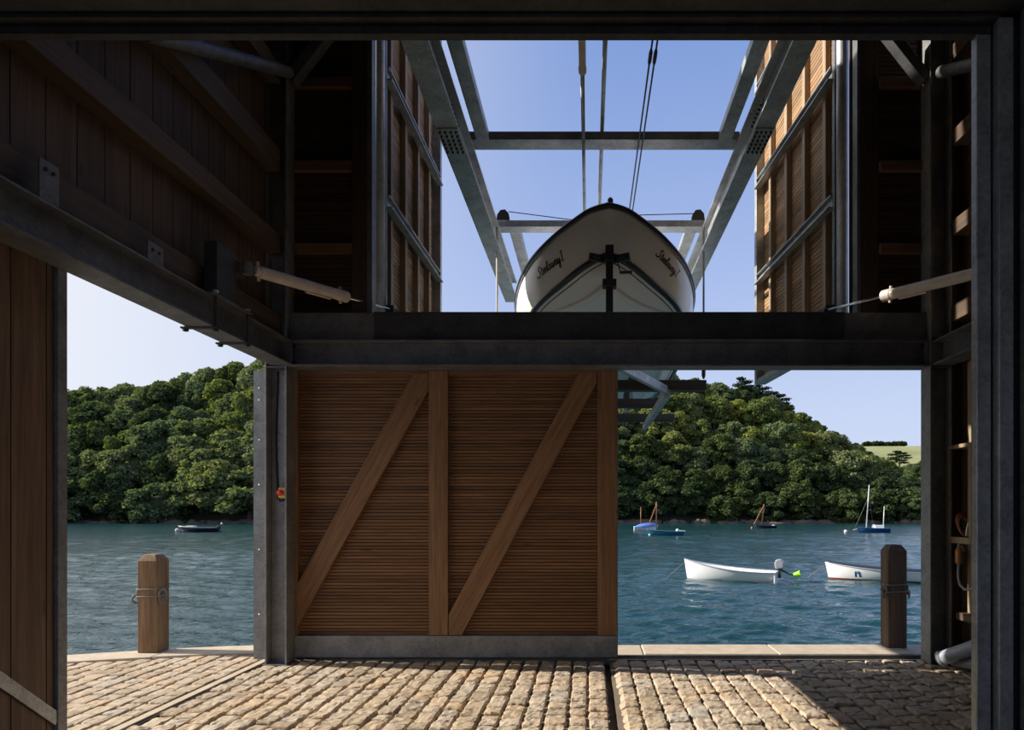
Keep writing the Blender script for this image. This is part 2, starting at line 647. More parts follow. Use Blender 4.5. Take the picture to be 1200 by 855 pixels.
def sett(mb, x0, x1, y0, y1, amp=1.0, slope=0.0):
    us = (-1, -.88, -.55, -.18, .18, .55, .88, 1)
    n = len(us)
    hz = RN.uniform(-.009, .004) * amp
    tx, ty = RN.uniform(-.045, .045) * amp, RN.uniform(-.03, .03) * amp
    cx, cy = (x0 + x1) / 2, (y0 + y1) / 2
    hw, hl = (x1 - x0) / 2, (y1 - y0) / 2
    sd = RN.uniform(0, 100)
    vs = []
    for j in range(n):
        v = us[j]
        for i in range(n):
            u = us[i]
            rr = max(abs(u), abs(v)) ** 4
            cr = 1 - .12 * (abs(u) * abs(v)) ** 6
            x = cx + u * hw * cr + .010 * noise.noise((sd, cy * 9 + v * 2.2, u * 1.3)) * rr
            y = cy + v * hl * cr + .011 * noise.noise((sd + 7, cx * 9 + u * 2.2, v * 1.3)) * rr
            drop = .014 if rr > .99 else (.003 if rr > .55 else 0)
            z = hz + tx * u * hw + ty * v * hl - drop + (.0085 * noise.noise((x * 16, y * 16, sd)) + .0045 * noise.noise((x * 50, y * 50, sd))) * amp
            z -= slope * max(0, -u - .2) / .8
            vs.append((x, y, z))
    k = len(vs)
    ring = [i for i in range(n)] + [j * n + n - 1 for j in range(1, n)] + [(n - 1) * n + i for i in range(n - 2, -1, -1)] + [j * n for j in range(n - 2, 0, -1)]
    fs = [(j * n + i, j * n + i + 1, (j + 1) * n + i + 1, (j + 1) * n + i) for j in range(n - 1) for i in range(n - 1)]
    for q in ring:
        vs.append((vs[q][0], vs[q][1], -.09))
    L = len(ring)
    fs += [(ring[q], k + q, k + (q + 1) % L, ring[(q + 1) % L]) for q in range(L)]
    mb.add(vs, fs)


mb = MB()
def sett_run(xa, xb, ya, yb, amp=1.0, gap=.018, slope=0.0):
    y = ya - RN.uniform(0, .2)
    while y < yb - .05:
        l = RN.uniform(.13, .25)
        y1 = min(y + l, yb)
        if yb - y1 < .09:
            y1 = yb
        g = RN.uniform(.6, 1.3) * gap / 2
        sett(mb, xa + g, xb - g, max(y, ya - .2) + g * .8, y1 - g * .8, amp, slope)
        y = y1
def columns(xa, xb, w, ya, yb, amp=1.0, gap=.018):
    n = max(1, round((xb - xa) / w))
    edges = [xa + (xb - xa) * i / n for i in range(n + 1)]
    for i in range(1, n):
        edges[i] += RN.uniform(-.008, .008)
    for i in range(n):
        top = yb if not callable(yb) else yb((edges[i] + edges[i + 1]) / 2)
        sett_run(edges[i], edges[i + 1], ya, top, amp, gap)
columns(-3.172, .155, .158, 3.35, 6.66, 1.25, .022)
sett_run(.205, .395, 3.35, 6.66, 1.1, .012, .055)
columns(.395, 3.75, .165, 3.35, 6.66, 1.25, .019)
columns(-7.5, -3.298, .155, 3.6, lambda x: min(quay_edge(x) - .42, 6.9), .75, .014)
o = mb.build('floor', M['setts'], local=True)
me = o.data
struct(o, 'granite sett paving laid in rows')

# coping stones and quay wall
mb = MB()
x = -8.5
while x < 5.5:
    l = RN.uniform(.9, 1.5)
    m = 5
    xs = [x + .004 + (l - .008) * i / m for i in range(m + 1)]
    vs, zt = [], RN.uniform(.008, .016)
    for xx in xs:
        e = quay_edge(xx)
        vs += [(xx, e - (.41 if xx < -3.3 else .49), zt), (xx, e, zt), (xx, e - (.41 if xx < -3.3 else .49), -.25), (xx, e, -.25)]
    fs = [(0, 2, 3, 1), (m * 4, m * 4 + 1, m * 4 + 3, m * 4 + 2)]
    for i in range(m):
        a, b = i * 4, i * 4 + 4
        fs += [(a, a + 1, b + 1, b), (a + 2, b + 2, b + 3, a + 3), (a + 1, a + 3, b + 3, b + 1), (a, b, b + 2, a + 2)]
    mb.add(vs, fs)
    x += l
o = mb.build('trim_1', M['coping'], local=True, bevel=.012)
struct(o, 'pale coping stones along the quay edge')
mb = MB()
xs = np.linspace(-8.5, 5.5, 60)
vs = []
for xx in xs:
    e = quay_edge(xx) - .03
    vs += [(xx, e, -.25), (xx, e, -3.2), (xx, e - .9, -.25), (xx, e - .9, -3.2)]
fs = []
for i in range(59):
    a, b = i * 4, i * 4 + 4
    fs += [(a, b, b + 1, a + 1), (a + 2, a + 3, b + 3, b + 2), (a, a + 2, b + 2, b)]
mb.add(vs, fs)
struct(mb.build('quay_wall', M['quay'], local=True), 'stone quay face below the coping')

# tracks
mb = MB()
mb.box(-3.1, 3.5, 6.675, 6.70, -.06, -.004)
mb.box(-3.1, 3.5, 6.835, 6.86, -.06, .006)
mb.box(-3.1, 3.5, 6.70, 6.835, -.06, -.045)
o = mb.build('trim_2', M['steel'], local=True)
struct(o, 'recessed steel track of the front sliding door')
mb = MB()
mb.box(-3.266, -3.200, 3.3, 6.86, -.0119, .001)
o = mb.build('trim_3', M['coping'], local=True)
struct(o, 'flush floor guide strip of the side door')
o = MB().box(-3.292, -3.174, 3.3, 6.86, -.119, -.012).build('groove_shade_fill', M['black'], local=True)  # black fill puts the shade of the guide grooves into colour
struct(o, 'guide channel blackened as groove shade either side of floor strip')

# ---- walls of the boathouse
HT = 9.2
mb = MB()
y = 3.1 + .235 * .1
yy = [3.10] + [3.60 + .2355 * i for i in range(-1, 14)]
for a, b in zip(yy[:-1], yy[1:]):
    b = min(b, 6.62)
    if b - a > .03:
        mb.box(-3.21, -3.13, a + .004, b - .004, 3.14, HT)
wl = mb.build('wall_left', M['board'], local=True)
struct(wl, 'dark vertical timber boards above the side opening')
mb = MB().box(-3.27, -3.212, 3.1, 6.62, 3.14, HT)
mb.build('backing', M['membrane'], wl)
MB().box(-3.27, -2.99, 6.625, 6.74, 3.14, HT).build('corner_board', M['board'], wl)
for z0, z1, xf in ((3.20, 3.385, -2.985), (3.985, 4.16, -2.985), (4.77, 4.985, -2.985), (5.62, 5.80, -2.985)):
    MB().box(-3.13, xf, 3.1, 6.44, z0, z1).build('rail', M['oaky'], wl, bevel=.006)

mb = MB()
y = 3.1
while y < 6.6:
    mb.box(3.70, 3.76, y + .003, min(y + .2355, 6.6) - .003, 0.02, HT)
    y += .2355
mb.box(3.525, 3.78, 6.645, 6.67, 0, HT)
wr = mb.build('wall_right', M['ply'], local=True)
struct(wr, 'timber lined right wall behind the studs')
MB().box(3.762, 3.85, 3.1, 6.64, 0, HT).build('backing', M['membrane'], wr)
for z0, z1 in ((3.32, 3.48), (4.15, 4.30), (5.02, 5.17), (5.85, 6.0)):
    MB().box(3.52, 3.70, 3.1, 6.44, z0, z1).build('rail', M['oaky'], wr, bevel=.006)
for yy_ in (6.30, 5.75, 5.1):
    MB().box(3.60, 3.70, yy_ - .03, yy_ + .03, .52, 2.9).build('stud', M['pale'], wr, bevel=.004)
MB().box(3.53, 3.70, 3.1, 6.40, .45, .52).build('sill', M['oaky'], wr, bevel=.004)

mb = MB().box(-4.1, 4.1, 2.72, 6.9, HT, HT + .15)
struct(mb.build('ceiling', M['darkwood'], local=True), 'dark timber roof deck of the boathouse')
# unseen room round the viewer, added against sky light, and the partition between
mb = MB()
mb.box(-4.1, 4.1, 3.0, 3.09, 3.70, HT)
mb.box(1.80, 4.1, 3.0, 3.09, 0, 3.70)
mb.box(-4.1, 4.1, 2.82, 3.0, 4.0, 4.5)
mb.box(-4.1, -3.29, 3.0, 3.09, 0, 3.70)
struct(mb.build('wall_middle', M['dry'], local=True), 'dark partition around the inner doorway')
mb = MB()
mb.box(-3.8, -3.65, -4.1, 2.86, 0, 4.3)
mb.box(2.9, 3.05, -4.1, 2.86, 0, 4.3)
struct(mb.build('wall_rear_added', M['dry'], local=True), 'dark side walls of the unseen rear room, added against sky light')
mb = MB().box(-3.8, 3.05, -4.1, 2.86, 4.3, 4.42)
struct(mb.build('ceiling_rear_added', M['dry'], local=True), 'dark ceiling of the unseen rear room, added against sky light')
mb = MB()
mb.box(-3.8, -3.0, -4.25, -4.1, 0, 4.42)
mb.box(2.5, 3.05, -4.25, -4.1, 0, 4.42)
mb.box(-3.0, 2.5, -4.25, -4.1, 3.3, 4.42)
struct(mb.build('wall_back_added', M['dry'], local=True), 'dark unseen back wall, doorway added for light on the frame')
mb = MB().box(-4.0, 3.4, -16, -4.25, -.3, -.01)
struct(mb.build('floor_outside', M['mortar'], local=True), 'yard behind the boathouse')

# near doorway frame: three nested steel sections
dl = thing('door_frame', 'stepped steel doorway frame in the foreground, header darkened as shade', 'door frame', (1.8, 2.95, 0))
for nm, x0, x1, z0, z1, ya, yb in (('inner', 1.718, 1.782, 3.604, 3.70, 2.95, 2.99), ('middle', 1.787, 1.85, 3.640, 3.74, 2.90, 2.945), ('outer', 1.875, 2.12, 3.658, 4.0, 2.80, 2.895)):
    mb = MB().box(x0, x1, ya, yb, 0, z0 + .001 if nm == 'inner' else z1)
    mb.box(x0, x0 + .006, ya - .006, ya, 0, z0)
    mb.build(nm + '_jamb', M['galv'], dl, bevel=.002)
    mb = MB().box(-3.6, x1, ya, yb, z0 + .002, z1)
    mb.box(-3.6, x0, ya - .006, ya, z0, z0 + .006)
    mb.build(nm + '_header', M['steel_dark'], dl, bevel=.002)  # dark steel puts the header's shade into colour; jambs stay light galvanised

# ================================================================== STEEL FRAME
def column(x0, x1, label, side):
    t = thing('steel_column', label, 'column', ((x0 + x1) / 2, 6.57, 0))
    mb = MB()
    mb.box(x0, x0 + .016, 6.45, 6.635, 0.0, HT)
    mb.box(x1 - .016, x1, 6.45, 6.635, 0.0, HT)
    mb.box(x0 + .016, x1 - .016, 6.562, 6.576, 0.0, HT)
    mb.build('shaft', M['midgalv'], t, bevel=.002)
    MB().box(x0 - .02, x1 + .02, 6.43, 6.66, -.03, .004).build('base_plate', M['steel'], t, bevel=.002)
    for zz in (2.88, 3.17):
        mb = MB().box(x0 + .016, x1 - .016, 6.455, 6.562, zz, zz + .012)
        mb.build('stiffener', M['steel'], t)
    return t
cl = column(-3.14, -2.93, 'left galvanised steel column between side opening and sliding door', -1)
mb = MB()
mb.box(-3.37, -3.215, 6.80, 6.822, 0, 2.9)
mb.box(-3.225, -3.215, 6.70, 6.80, 0, 2.9)
mb.box(-3.37, -3.14, 6.69, 6.70, 0, 2.9)
jp = mb.build('jamb_angle', M['midgalv'], cl)
for z in (.45, 1.1, 1.75, 2.2, 2.6, 2.72):
    MB().lathe([(.008, 0), (.008, .008), (.004, .011)], (-3.31, 6.69, z), 8, (0, -1, 0)).build('bolt', M['zincbolt'], jp)
cr = column(3.31, 3.52, 'right galvanised steel column behind the right bollard', 1)

t = thing('lintel_beam', 'long steel lintel beam spanning between the two columns', 'beam', (.19, 6.55, 2.89))
MB().sweep(ibeam(.2, .256, .012, .018), (-2.93, 6.55, 3.02), (3.31, 6.55, 3.02)).build('web', M['steel'], t, bevel=.002)
for xa in (-2.92, 3.292):
    MB().box(xa, xa + .014, 6.46, 6.64, 2.91, 3.13).build('end_plate', M['steel'], t)
for xa, zz in ((-2.89, 3.10), (-2.89, 2.94), (3.27, 3.10), (3.27, 2.94)):
    MB().lathe([(.018, 0), (.018, .012), (.01, .014)], (xa, 6.53, zz), 6, (0, -1, 0)).build('bolt', M['bolt'], t)

mb = MB().box(-2.10, 2.50, 6.50, 6.64, 3.15, 3.432)
tag(mb.build('threshold_beam', M['steel_dark'], bevel=.004), 'dark flat beam resting on the lintel below the boat', 'beam')
mb = MB().box(-2.925, -2.102, 6.52, 6.598, 3.15, 3.43)
tag(mb.build('infill_plate', M['steel'], bevel=.004), 'short grey plate on the lintel beside the left column', 'plate')
mb = MB().box(2.502, 3.305, 6.52, 6.598, 3.15, 3.43)
tag(mb.build('infill_plate', M['steel'], bevel=.004), 'short grey plate on the lintel beside the right column', 'plate')

for xa, xb, ya, lab in ((-2.35, -2.15, 6.60, 'dark upper door post left of the boat, standing on lintel'), (2.72, 2.90, 6.66, 'dark upper door post right of the boat, standing on lintel')):
    t = thing('door_post', lab, 'post', ((xa + xb) / 2, ya + .06, 3.15))
    MB().box(xa, xb - (.05 if xa < 0 else 0), ya, ya + .12, 3.16, HT).build('timber', M['darkpost'], t, bevel=.004)
    if xa < 0:
        MB().box(xb - .05, xb, ya + .0, ya + .12, 3.16, HT).build('steel_edge', M['steel'], t, bevel=.002)
    else:
        MB().box(xa - .035, xa - .001, ya + .0, ya + .12, 3.16, HT).build('steel_edge', M['steel'], t, bevel=.002)
    if xa > 0:
        MB().box(2.668, 2.92, 6.80, 6.83, 3.16, HT).build('jamb_board', M['darkpost'], t)
    MB().box(xa - .04, xb + .03, ya - .06, ya + .13, 3.149, 3.159).build('base_plate', M['steel'], t)

# dark fixed slatted panels each side
for xa, xb, lab in ((-2.985, -2.352, 'dark slatted fixed panel beside the left column above the lintel'), (2.901, 3.37, 'dark slatted fixed panel beside the right column above the lintel')):
    t = thing('slatted_panel', lab, 'panel', ((xa + xb) / 2, 6.66, 3.43))
    mb = MB()
    z = 3.44
    while z < HT - .05:
        mb.box(xa, xb, 6.67, 6.69, z, z + .036)
        z += .044
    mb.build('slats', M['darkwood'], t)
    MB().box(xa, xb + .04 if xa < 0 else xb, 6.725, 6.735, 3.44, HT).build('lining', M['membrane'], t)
    for zr in (4.10, 4.92, 5.75, 6.6):
        MB().box(xa, xb, 6.61, 6.665, zr - .05, zr + .05).build('rail', M['oakx'], t, bevel=.004)

# side beams
def side_beam(x0, x1, lab):
    t = thing('side_beam', lab, 'beam', ((x0 + x1) / 2, 4.8, 2.9))
    MB().sweep(ibeam(x1 - x0, .236, .012, .016), ((x0 + x1) / 2, 3.1, 3.018), ((x0 + x1) / 2, 6.45, 3.018)).build('web', M['steel'], t, bevel=.002)
    MB().box(x0, x1, 6.436, 6.449, 2.90, 3.136).build('end_plate', M['steel'], t)
    return t
sb = side_beam(-3.08, -2.87, 'steel side beam above the left side opening')
sr = side_beam(3.33, 3.54, 'steel side beam along the right wall')
# brackets on the left beam
for ya, yb, zt, lab in ((3.50, 3.63, 3.36, 'small steel bracket on the left side beam nearest the viewer'), (4.36, 4.52, 3.27, 'small steel bracket midway along the left side beam')):
    t = thing('beam_bracket', lab, 'bracket', (-2.95, (ya + yb) / 2, 3.137))
    MB().box(-2.90, -2.888, ya, yb, 3.137, zt).add([], []).build('plate', M['steel'], t, bevel=.002)
    MB().box(-2.984, -2.901, ya, yb, 3.137, 3.149).build('foot', M['steel'], t)
    for q in (.3, .7):
        MB().lathe([(.011, 0), (.011, .009), (.005, .011)], (-2.888, ya + (yb - ya) * q, zt - .05), 6, (1, 0, 0)).build('bolt', M['bolt'], t)


def ram(A, B, s, lab, group=None, rc=.05, rr=.014, arm=None):
    A, B = Vector(A), Vector(B)
    t = thing('hydraulic_ram', lab, 'hydraulic ram', A, group)
    d = (B - A).normalized()
    C = A + (B - A) * s
    MB().tube([A + d * .06, A + d * .10, A + d * .11, C - d * .10, C - d * .09, C], [rc * .8, rc * .8, rc, rc, rc * 1.1, rc * 1.1], 20).build('cylinder', M['ram'], t, smooth=False, bevel=0)
    MB().tube([C, B - d * .05], rr, 12).build('rod', M['chrome'], t, smooth=True)
    MB().tube([A - Vector((0, 0, .05)), A + Vector((0, 0, .05))], .04, 14).build('rear_eye', M['steel'], t)
    MB().tube([B - d * .09, B], .026, 10).build('rod_end', M['bolt'], t)
    for q in (.06, (C - A).length - .12):
        p = A + d * (q + .04)
        up = Vector((0, 0, 1)) - d * d.z
        up.normalize()
        MB().tube([p - up * (rc + .028), p + up * (rc + .028)], .014, 10).build('port', M['ram'], t)
    sd = d.cross(Vector((0, 0, 1))).normalized()
    p = A + d * (C - A).length * .55
    MB().tube([p - Vector((0, 0, rc + .008)) , p - Vector((0, 0, rc + .008)) + d * .28], .012, 8).build('hose_pipe', M['ram'], t)
    return t
RA, RB = (-2.80, 5.46, 3.478), (-2.03, 7.06, 3.60)
ram(RA, RB, .60, 'pale hydraulic ram from the left side beam to upper door', None, .05)
ram((3.30, 5.50, 3.478), (2.45, 7.08, 3.60), .56, 'pale hydraulic ram reaching the right upper door from the right', None, .05)
def ram_bracket(sg, x_in, x_out, lab):
    t = thing('ram_bracket', lab, 'bracket', ((x_in + x_out) / 2, 5.35, 3.137))
    xa, xb = min(x_in, x_out), max(x_in, x_out)
    MB().box(xa, xb, 5.12, 5.40, 3.15, 3.57).build('stand', M['steel_dark'], t, bevel=.004)
    MB().box(xa - .06, xb + .03, 5.02, 5.60, 3.137, 3.149).build('foot', M['steel'], t, bevel=.002)
    for z0 in (3.415, 3.53):
        MB().box(xa, xb + .0, 5.40, 5.52, z0, z0 + .012).build('lug', M['steel'], t)
    return t
ram_bracket(-1, -2.86, -2.96, 'steel ram bracket standing on the left side beam')
ram_bracket(1, 3.36, 3.46, 'steel ram bracket standing on the right side beam')
for i, yb in enumerate((5.10, 5.58)):
    t = thing('beam_clamp', ('bolted clamp around the left side beam, nearer the viewer', 'bolted clamp around the left side beam, nearer the column')[i], 'clamp', (-2.86, yb, 2.88))
    for xx in (-2.86, -3.09):
        MB().tube([(xx, yb, 2.865), (xx, yb, 3.185)], .010, 8).build('rod', M['bolt'], t)
        MB().lathe([(.022, 0), (.022, .016)], (xx, yb, 3.165), 6).build('nut', M['zincbolt'] if xx > -2.9 else M['bolt'], t)
        MB().lathe([(.022, 0), (.022, .016)], (xx, yb, 2.868), 6).build('nut', M['bolt'], t)
    MB().box(-3.12, -2.83, yb - .02, yb + .02, 2.886, 2.899).build('strap', M['steel_dark'], t)

# corner braces
for p, q, lab, up in (((-2.90, 6.42, 5.72), (-2.90, 4.35, 4.62), 'round steel brace tube at the upper left of the left column', None),
                      ((3.40, 6.42, 5.72), (3.40, 4.35, 4.62), 'round steel brace tube beside the top of the right column', None)):
    mb = MB().tube([p, q], .055, 18)
    tag(mb.build('brace_tube', M['steel'], smooth=False), lab, 'brace')
for sx, lab in ((-1, 'diagonal knee brace leaning off the left column top'), (1, 'diagonal knee brace leaning off the right column top')):
    x0 = -2.93 if sx < 0 else 3.31
    mb = MB().bar((x0 - sx * .01, 6.53, 5.70), (x0 - sx * .42, 6.53, 6.22), .1, .12, (0, 1, 0))
    tag(mb.build('knee_brace', M['steel'], bevel=.004), lab, 'brace')

# emergency stop and cable
t = thing('emergency_stop', 'red emergency stop button on yellow box on left column', 'switch', (-2.985, 6.5, 1.62))
MB().box(-3.03, -2.95, 6.49, 6.56, 1.615, 1.715).build('housing', M['yellow'], t, bevel=.006)
MB().lathe([(.014, 0), (.014, .016), (.03, .02), (.032, .032), (.026, .043), (.008, .046)], (-2.998, 6.49, 1.665), 20, (0, -1, 0)).build('button', M['red'], t, smooth=True)
pts = [(-3.07 + .008 * math.sin(z * 5), 6.552, z) for z in np.linspace(1.62, 2.86, 24)]
pts = [(-2.99, 6.552, 1.60), (-3.04, 6.552, 1.585)] + pts
tag(MB().tube(pts, .009, 8).build('cable', M['black'], smooth=True), 'thin black cable running up inside the left column', 'cable')

# ================================================================== SLIDING DOORS
sd = thing('sliding_door', 'large slatted timber sliding door with diagonal braces in centre', 'door', (-1.33, 6.76, 0.02))
Yd = 6.72
def dpx(px, py, Y=6.70):
    p = W(px, py, Y)
    return (p.x, p.z)
x0, x1 = -3.02, .288
mb = MB()
z = .232
while z < 2.96:
    h = .0335
    mb.box(x0 + .01, x1 - .02, 6.755 + RN.uniform(0, .004), 6.78, z, z + h - .0065)
    z += h
mb.build('slats', M['larch'], sd)
MB().box(x0 + .01, x1 - .02, 6.785, 6.80, .2, 2.96).build('lining', M['membrane'], sd)
mb = MB()
z = .2
while z < 2.96:
    mb.box(x0 + .01, x1 - .01, 6.81, 6.83, z, z + .06)
    z += .068
mb.build('outer_slats', M['larch'], sd)
MB().prism([dpx(*p) for p in ((350.5, 680), (484, 437), (502, 437), (502, 457), (350, 731), (335, 757), (335, 707))], 'y', 6.70, 6.75).build('brace', M['oakd'], sd, bevel=.004)
MB().prism([dpx(*p) for p in ((525.5, 720), (678, 437), (699.5, 437), (699.5, 448), (541, 744), (525.5, 744))], 'y', 6.70, 6.75).build('brace', M['oakd'], sd, bevel=.004)
a, b = dpx(502.5, 744), dpx(525, 433)
MB().box(a[0], b[0], 6.695, 6.752, a[1], 2.9).build('stile', M['oakz'], sd, bevel=.004)
MB().box(.089, x1 - .005, 6.695, 6.80, .235, 2.98).build('stile', M['oakz'], sd, bevel=.004)
MB().box(-3.02, -2.93, 6.695, 6.752, .235, 2.98).build('stile', M['oakz'], sd, bevel=.004)
MB().box(x0 + .1, .088, 6.705, 6.754, 2.865, 2.98).build('top_rail', M['oakx'], sd, bevel=.004)
MB().box(x0, x1, 6.70, 6.83, .012, .231).build('base_channel', M['midgalv'], sd, bevel=.004)
MB().box(x1 - .006, x1 + .004, 6.70, 6.83, .012, 2.98).build('edge_strip', M['steel'], sd)

# left sliding door
ld = thing('side_door', 'tall board door slid back at the left edge with steel edge', 'door', (-3.2, 3.6, 0.02))
mb = MB()
yy = [3.10, 3.176, 3.416, 3.656, 3.896, 3.95]
for a, b in zip(yy[:-1], yy[1:]):
    mb.box(-3.23, -3.175, a + .004, b - .004, .06, 3.11)
mb.build('boards', M['doorboard'], ld)
MB().box(-3.28, -3.235, 3.1, 3.95, .06, 3.11).build('lining', M['membrane'], ld)
mb = MB()
mb.box(-3.28, -3.15, 3.951, 4.022, .02, 3.11)
mb.build('stile', M['midgalv'], ld, bevel=.004)
MB().bar((-3.163, 3.12, .985), (-3.163, 3.965, .25), .012, .07, (0, 0, 1)).build('brace', M['galv'], ld, bevel=.002)
MB().box(-3.174, -3.15, 3.1, 3.95, .02, .10).build('bottom_rail', M['galv'], ld)

# ---- upper hinged leaves
def leaf(H, Fp, sgn, label, pole_xy, top, zb=3.30):
    H, Fp = Vector((*H, 0)), Vector((*Fp, 0))
    d = (Fp - H)
    L = d.length
    d.normalize()
    nrm = Vector((0, 0, 1)).cross(d) * -sgn          # towards the centre
    if nrm.x * sgn > 0:
        nrm = -nrm
    t = thing('upper_door', label, 'door', (pole_xy[0], pole_xy[1], zb))
    def blk(mb, s0, s1, n0, n1, z0, z1):
        vs = [H + d * s + nrm * q + Vector((0, 0, z)) for z in (z0, z1) for q in (n0, n1) for s in (s0, s1)]
        mb.add(vs, [(0, 2, 3, 1), (4, 5, 7, 6), (0, 1, 5, 4), (2, 6, 7, 3), (0, 4, 6, 2), (1, 3, 7, 5)])
        return mb
    mb = MB()
    z = zb + .06
    while z < top - .05:
        blk(mb, .05, L - .05, -.125, -.10, z, z + .044)
        z += .052
    mb.build('louvre_boards', M['louvre'], t)
    blk(MB(), .05, L - .05, -.14, -.127, zb + .05, top - .05).build('lining', M['membrane'], t)
    ns = 4
    for i in range(ns):
        s = .10 + (L - .28) * (i + .35) / ns
        blk(MB(), s, s + .085, -.10, -.035, zb + .06, top - .06).build('stud', M['batten'], t, bevel=.003)
    blk(MB(), L - .09, L, -.15, .01, zb, top).build('end_stile', M['galv'], t, bevel=.003)
    blk(MB(), 0, .06, -.15, -.0, zb, top).build('hinge_stile', M['steel'], t, bevel=.003)
    blk(MB(), .06, L - .09, -.15, .0, zb, zb + .06).build('bottom_rail', M['galv'], t, bevel=.003)
    blk(MB(), .06, L - .09, -.15, .0, top - .06, top).build('top_rail', M['galv'], t, bevel=.003)
    for z0 in (4.70, 6.06, 7.4):
        mb = MB()
        # an angle channel: back, bottom lip and top lip
        blk(mb, .06, L - .09, -.034, -.022, z0, z0 + .14)
        blk(mb, .06, L - .09, -.022, .05, z0, z0 + .012)
        blk(mb, .06, L - .09, -.022, .02, z0 + .128, z0 + .14)
        r = mb.build('cross_rail', M['galv'], t)
        for s in np.linspace(.3, L - .4, 4):
            c = H + d * s + nrm * -.022 + Vector((0, 0, z0 + .07))
            MB().lathe([(.016, 0), (.016, .012), (.008, .016)], c, 6, nrm).build('bolt', M['bolt'], r)
    MB().tube([(*pole_xy, zb - .05 + .15), (*pole_xy, top)], .058, 28).build('hinge_pole', M['pole'], t, smooth=True)
    lug = H + d * .07 + nrm * .03 + Vector((0, 0, 3.60))
    MB().box(lug.x - .05, lug.x + .05, lug.y - .05, lug.y + .06, 3.54, 3.66).build('ram_lug', M['bolt'], t)
    return t
leaf((-2.136, 7.0), (-2.10, 9.47), -1, 'upper slatted door standing open left of the boat', (-2.187, 6.95), 9.0)
leaf((2.585, 7.0), (2.394, 9.58), 1, 'upper slatted door standing open right of the boat', (2.646, 6.95), 9.0)
mb = MB().sweep(ibeam(.2, .25), (-2.93, 6.57, 9.06), (3.31, 6.57, 9.06))
tag(mb.build('head_beam', M['steel']), 'steel head beam above the upper doors', 'beam')

# ================================================================== OVERHEAD RAILS AND TROLLEY
bolt_me = None
def rail(x0, x1, wx, lab, sgn):
    t = thing('overhead_rail', lab, 'rail', ((x0 + x1) / 2, 3.1, 5.4))
    # bottom flange, web, top flange - one rolled section
    a, b = x0, x1
    c = (a + b) / 2
    poly = [(a, 5.40), (b, 5.40), (b, 5.42), (c + .008, 5.42), (c + .008, 5.76), (b - .02, 5.76), (b - .02, 5.78), (a + .02, 5.78), (a + .02, 5.76), (c - .008, 5.76), (c - .008, 5.42), (a, 5.42)]
    mb = MB().prism(poly, 'y', 3.1, 12.52)
    mb.build('web', M['galv'], t, bevel=.002)
    MB().box(a + .004, b - .004, 6.80, 7.28, 5.388, 5.3995).build('splice_plate', M['galv'], t)
    inn = -sgn
    xs = c + inn * .0085
    MB().box(min(xs, xs + inn * .011), max(xs, xs + inn * .011), 6.82, 7.26, 5.47, 5.73).build('splice_plate', M['galv'], t)
    for j in range(6):
        for i in range(4):
            x = a + (b - a) * (.14 + .24 * i)
            y = 6.85 + .076 * j
            o = MB().lathe([(.014, 0), (.014, .012), (.009, .02), (.009, .024)], (x, y, 5.388), 8, (0, 0, -1)).build('bolt', M['bolt'], t)
    for j in range(6):
        for zz in (5.55, 5.66):
            MB().lathe([(.014, 0), (.014, .014), (.008, .024)], (xs + inn * .011, 6.85 + .075 * j, zz), 6, (inn, 0, 0)).build('bolt', M['bolt'], t)
    return t
rail(-1.565, -1.335, 0, 'galvanised overhead rail running out left of the boat', -1)
rail(1.70, 1.90, 0, 'galvanised overhead rail running out right of the boat', 1)

t = thing('trolley_frame', 'galvanised trolley frame on the rails nearer the viewer', 'trolley', (.14, 7.8, 5.78))
for xa, xb in ((-1.304, -1.155), (1.505, 1.655)):
    MB().box(xa, xb, 3.092, 7.718, 5.785, 5.88).build('side_member', M['galv'], t, bevel=.006)
mb = MB()
mb.box(-1.40, 1.75, 7.72, 7.94, 5.79, 5.80)
mb.box(-1.40, 1.75, 7.72, 7.732, 5.80, 5.885)
mb.box(-1.40, 1.75, 7.928, 7.94, 5.80, 5.885)
mb.build('cross_member', M['galv'], t)

t = thing('hoist_beam', 'galvanised cross beam with a pulley at each end above boat', 'hoist beam', (.18, 10.2, 5.78))
mb = MB().box(-1.40, 1.755, 10.07, 10.30, 5.78, 5.88)
mb.build('beam', M['galv'], t, bevel=.006)
for xc_ in (-1.30, 1.66):
    s = MB()
    for yq in (10.085, 10.155):
        prof = [(xc_ - .10, 5.88), (xc_ + .10, 5.88), (xc_ + .085, 5.99), (xc_ + .03, 6.05), (xc_ - .04, 6.04), (xc_ - .09, 5.97)]
        s.prism(prof, 'y', yq, yq + .012)
    k = s.build('pulley_cheek', M['bolt'], t)
    MB().lathe([(.075, 0), (.062, .012), (.062, .03), (.075, .042)], (xc_, 10.104, 5.965), 24, (0, 1, 0)).build('sheave', M['black'], k, smooth=False)
for xa in (-1.225, 1.49):
    MB().box(xa, xa + .17, 10.301, 12.35, 5.785, 5.88).build('tail_member', M['galv'], t, bevel=.006)
MB().tube([(-1.22, 10.12, 6.03), (-.1, 10.12, 5.885), (.1, 10.12, 5.96), (1.60, 10.12, 6.0)], .007, 8).build('pulley_cable', M['bolt'], t)

mb = MB().tube([(-1.385, 10.06, 5.79), (-1.385, 10.06, 3.49)], .016, 10)
tag(mb.build('hoist_rope', M['paleline'], smooth=True), 'pale hoist rope hanging left of the boat', 'rope')
t = thing('hoist_rope', 'darker hoist rope hanging right of the boat', 'rope', (1.735, 10.06, 3.49))
MB().tube([(1.735, 10.06, 3.62), (1.735, 10.06, 5.79)], .015, 10).build('line', M['rope'], t, smooth=True)
MB().lathe([(.012, 0), (.03, .05), (.03, .14), (.014, .2)], (1.735, 10.06, 3.475), 12).build('swivel', M['bolt'], t, smooth=True)

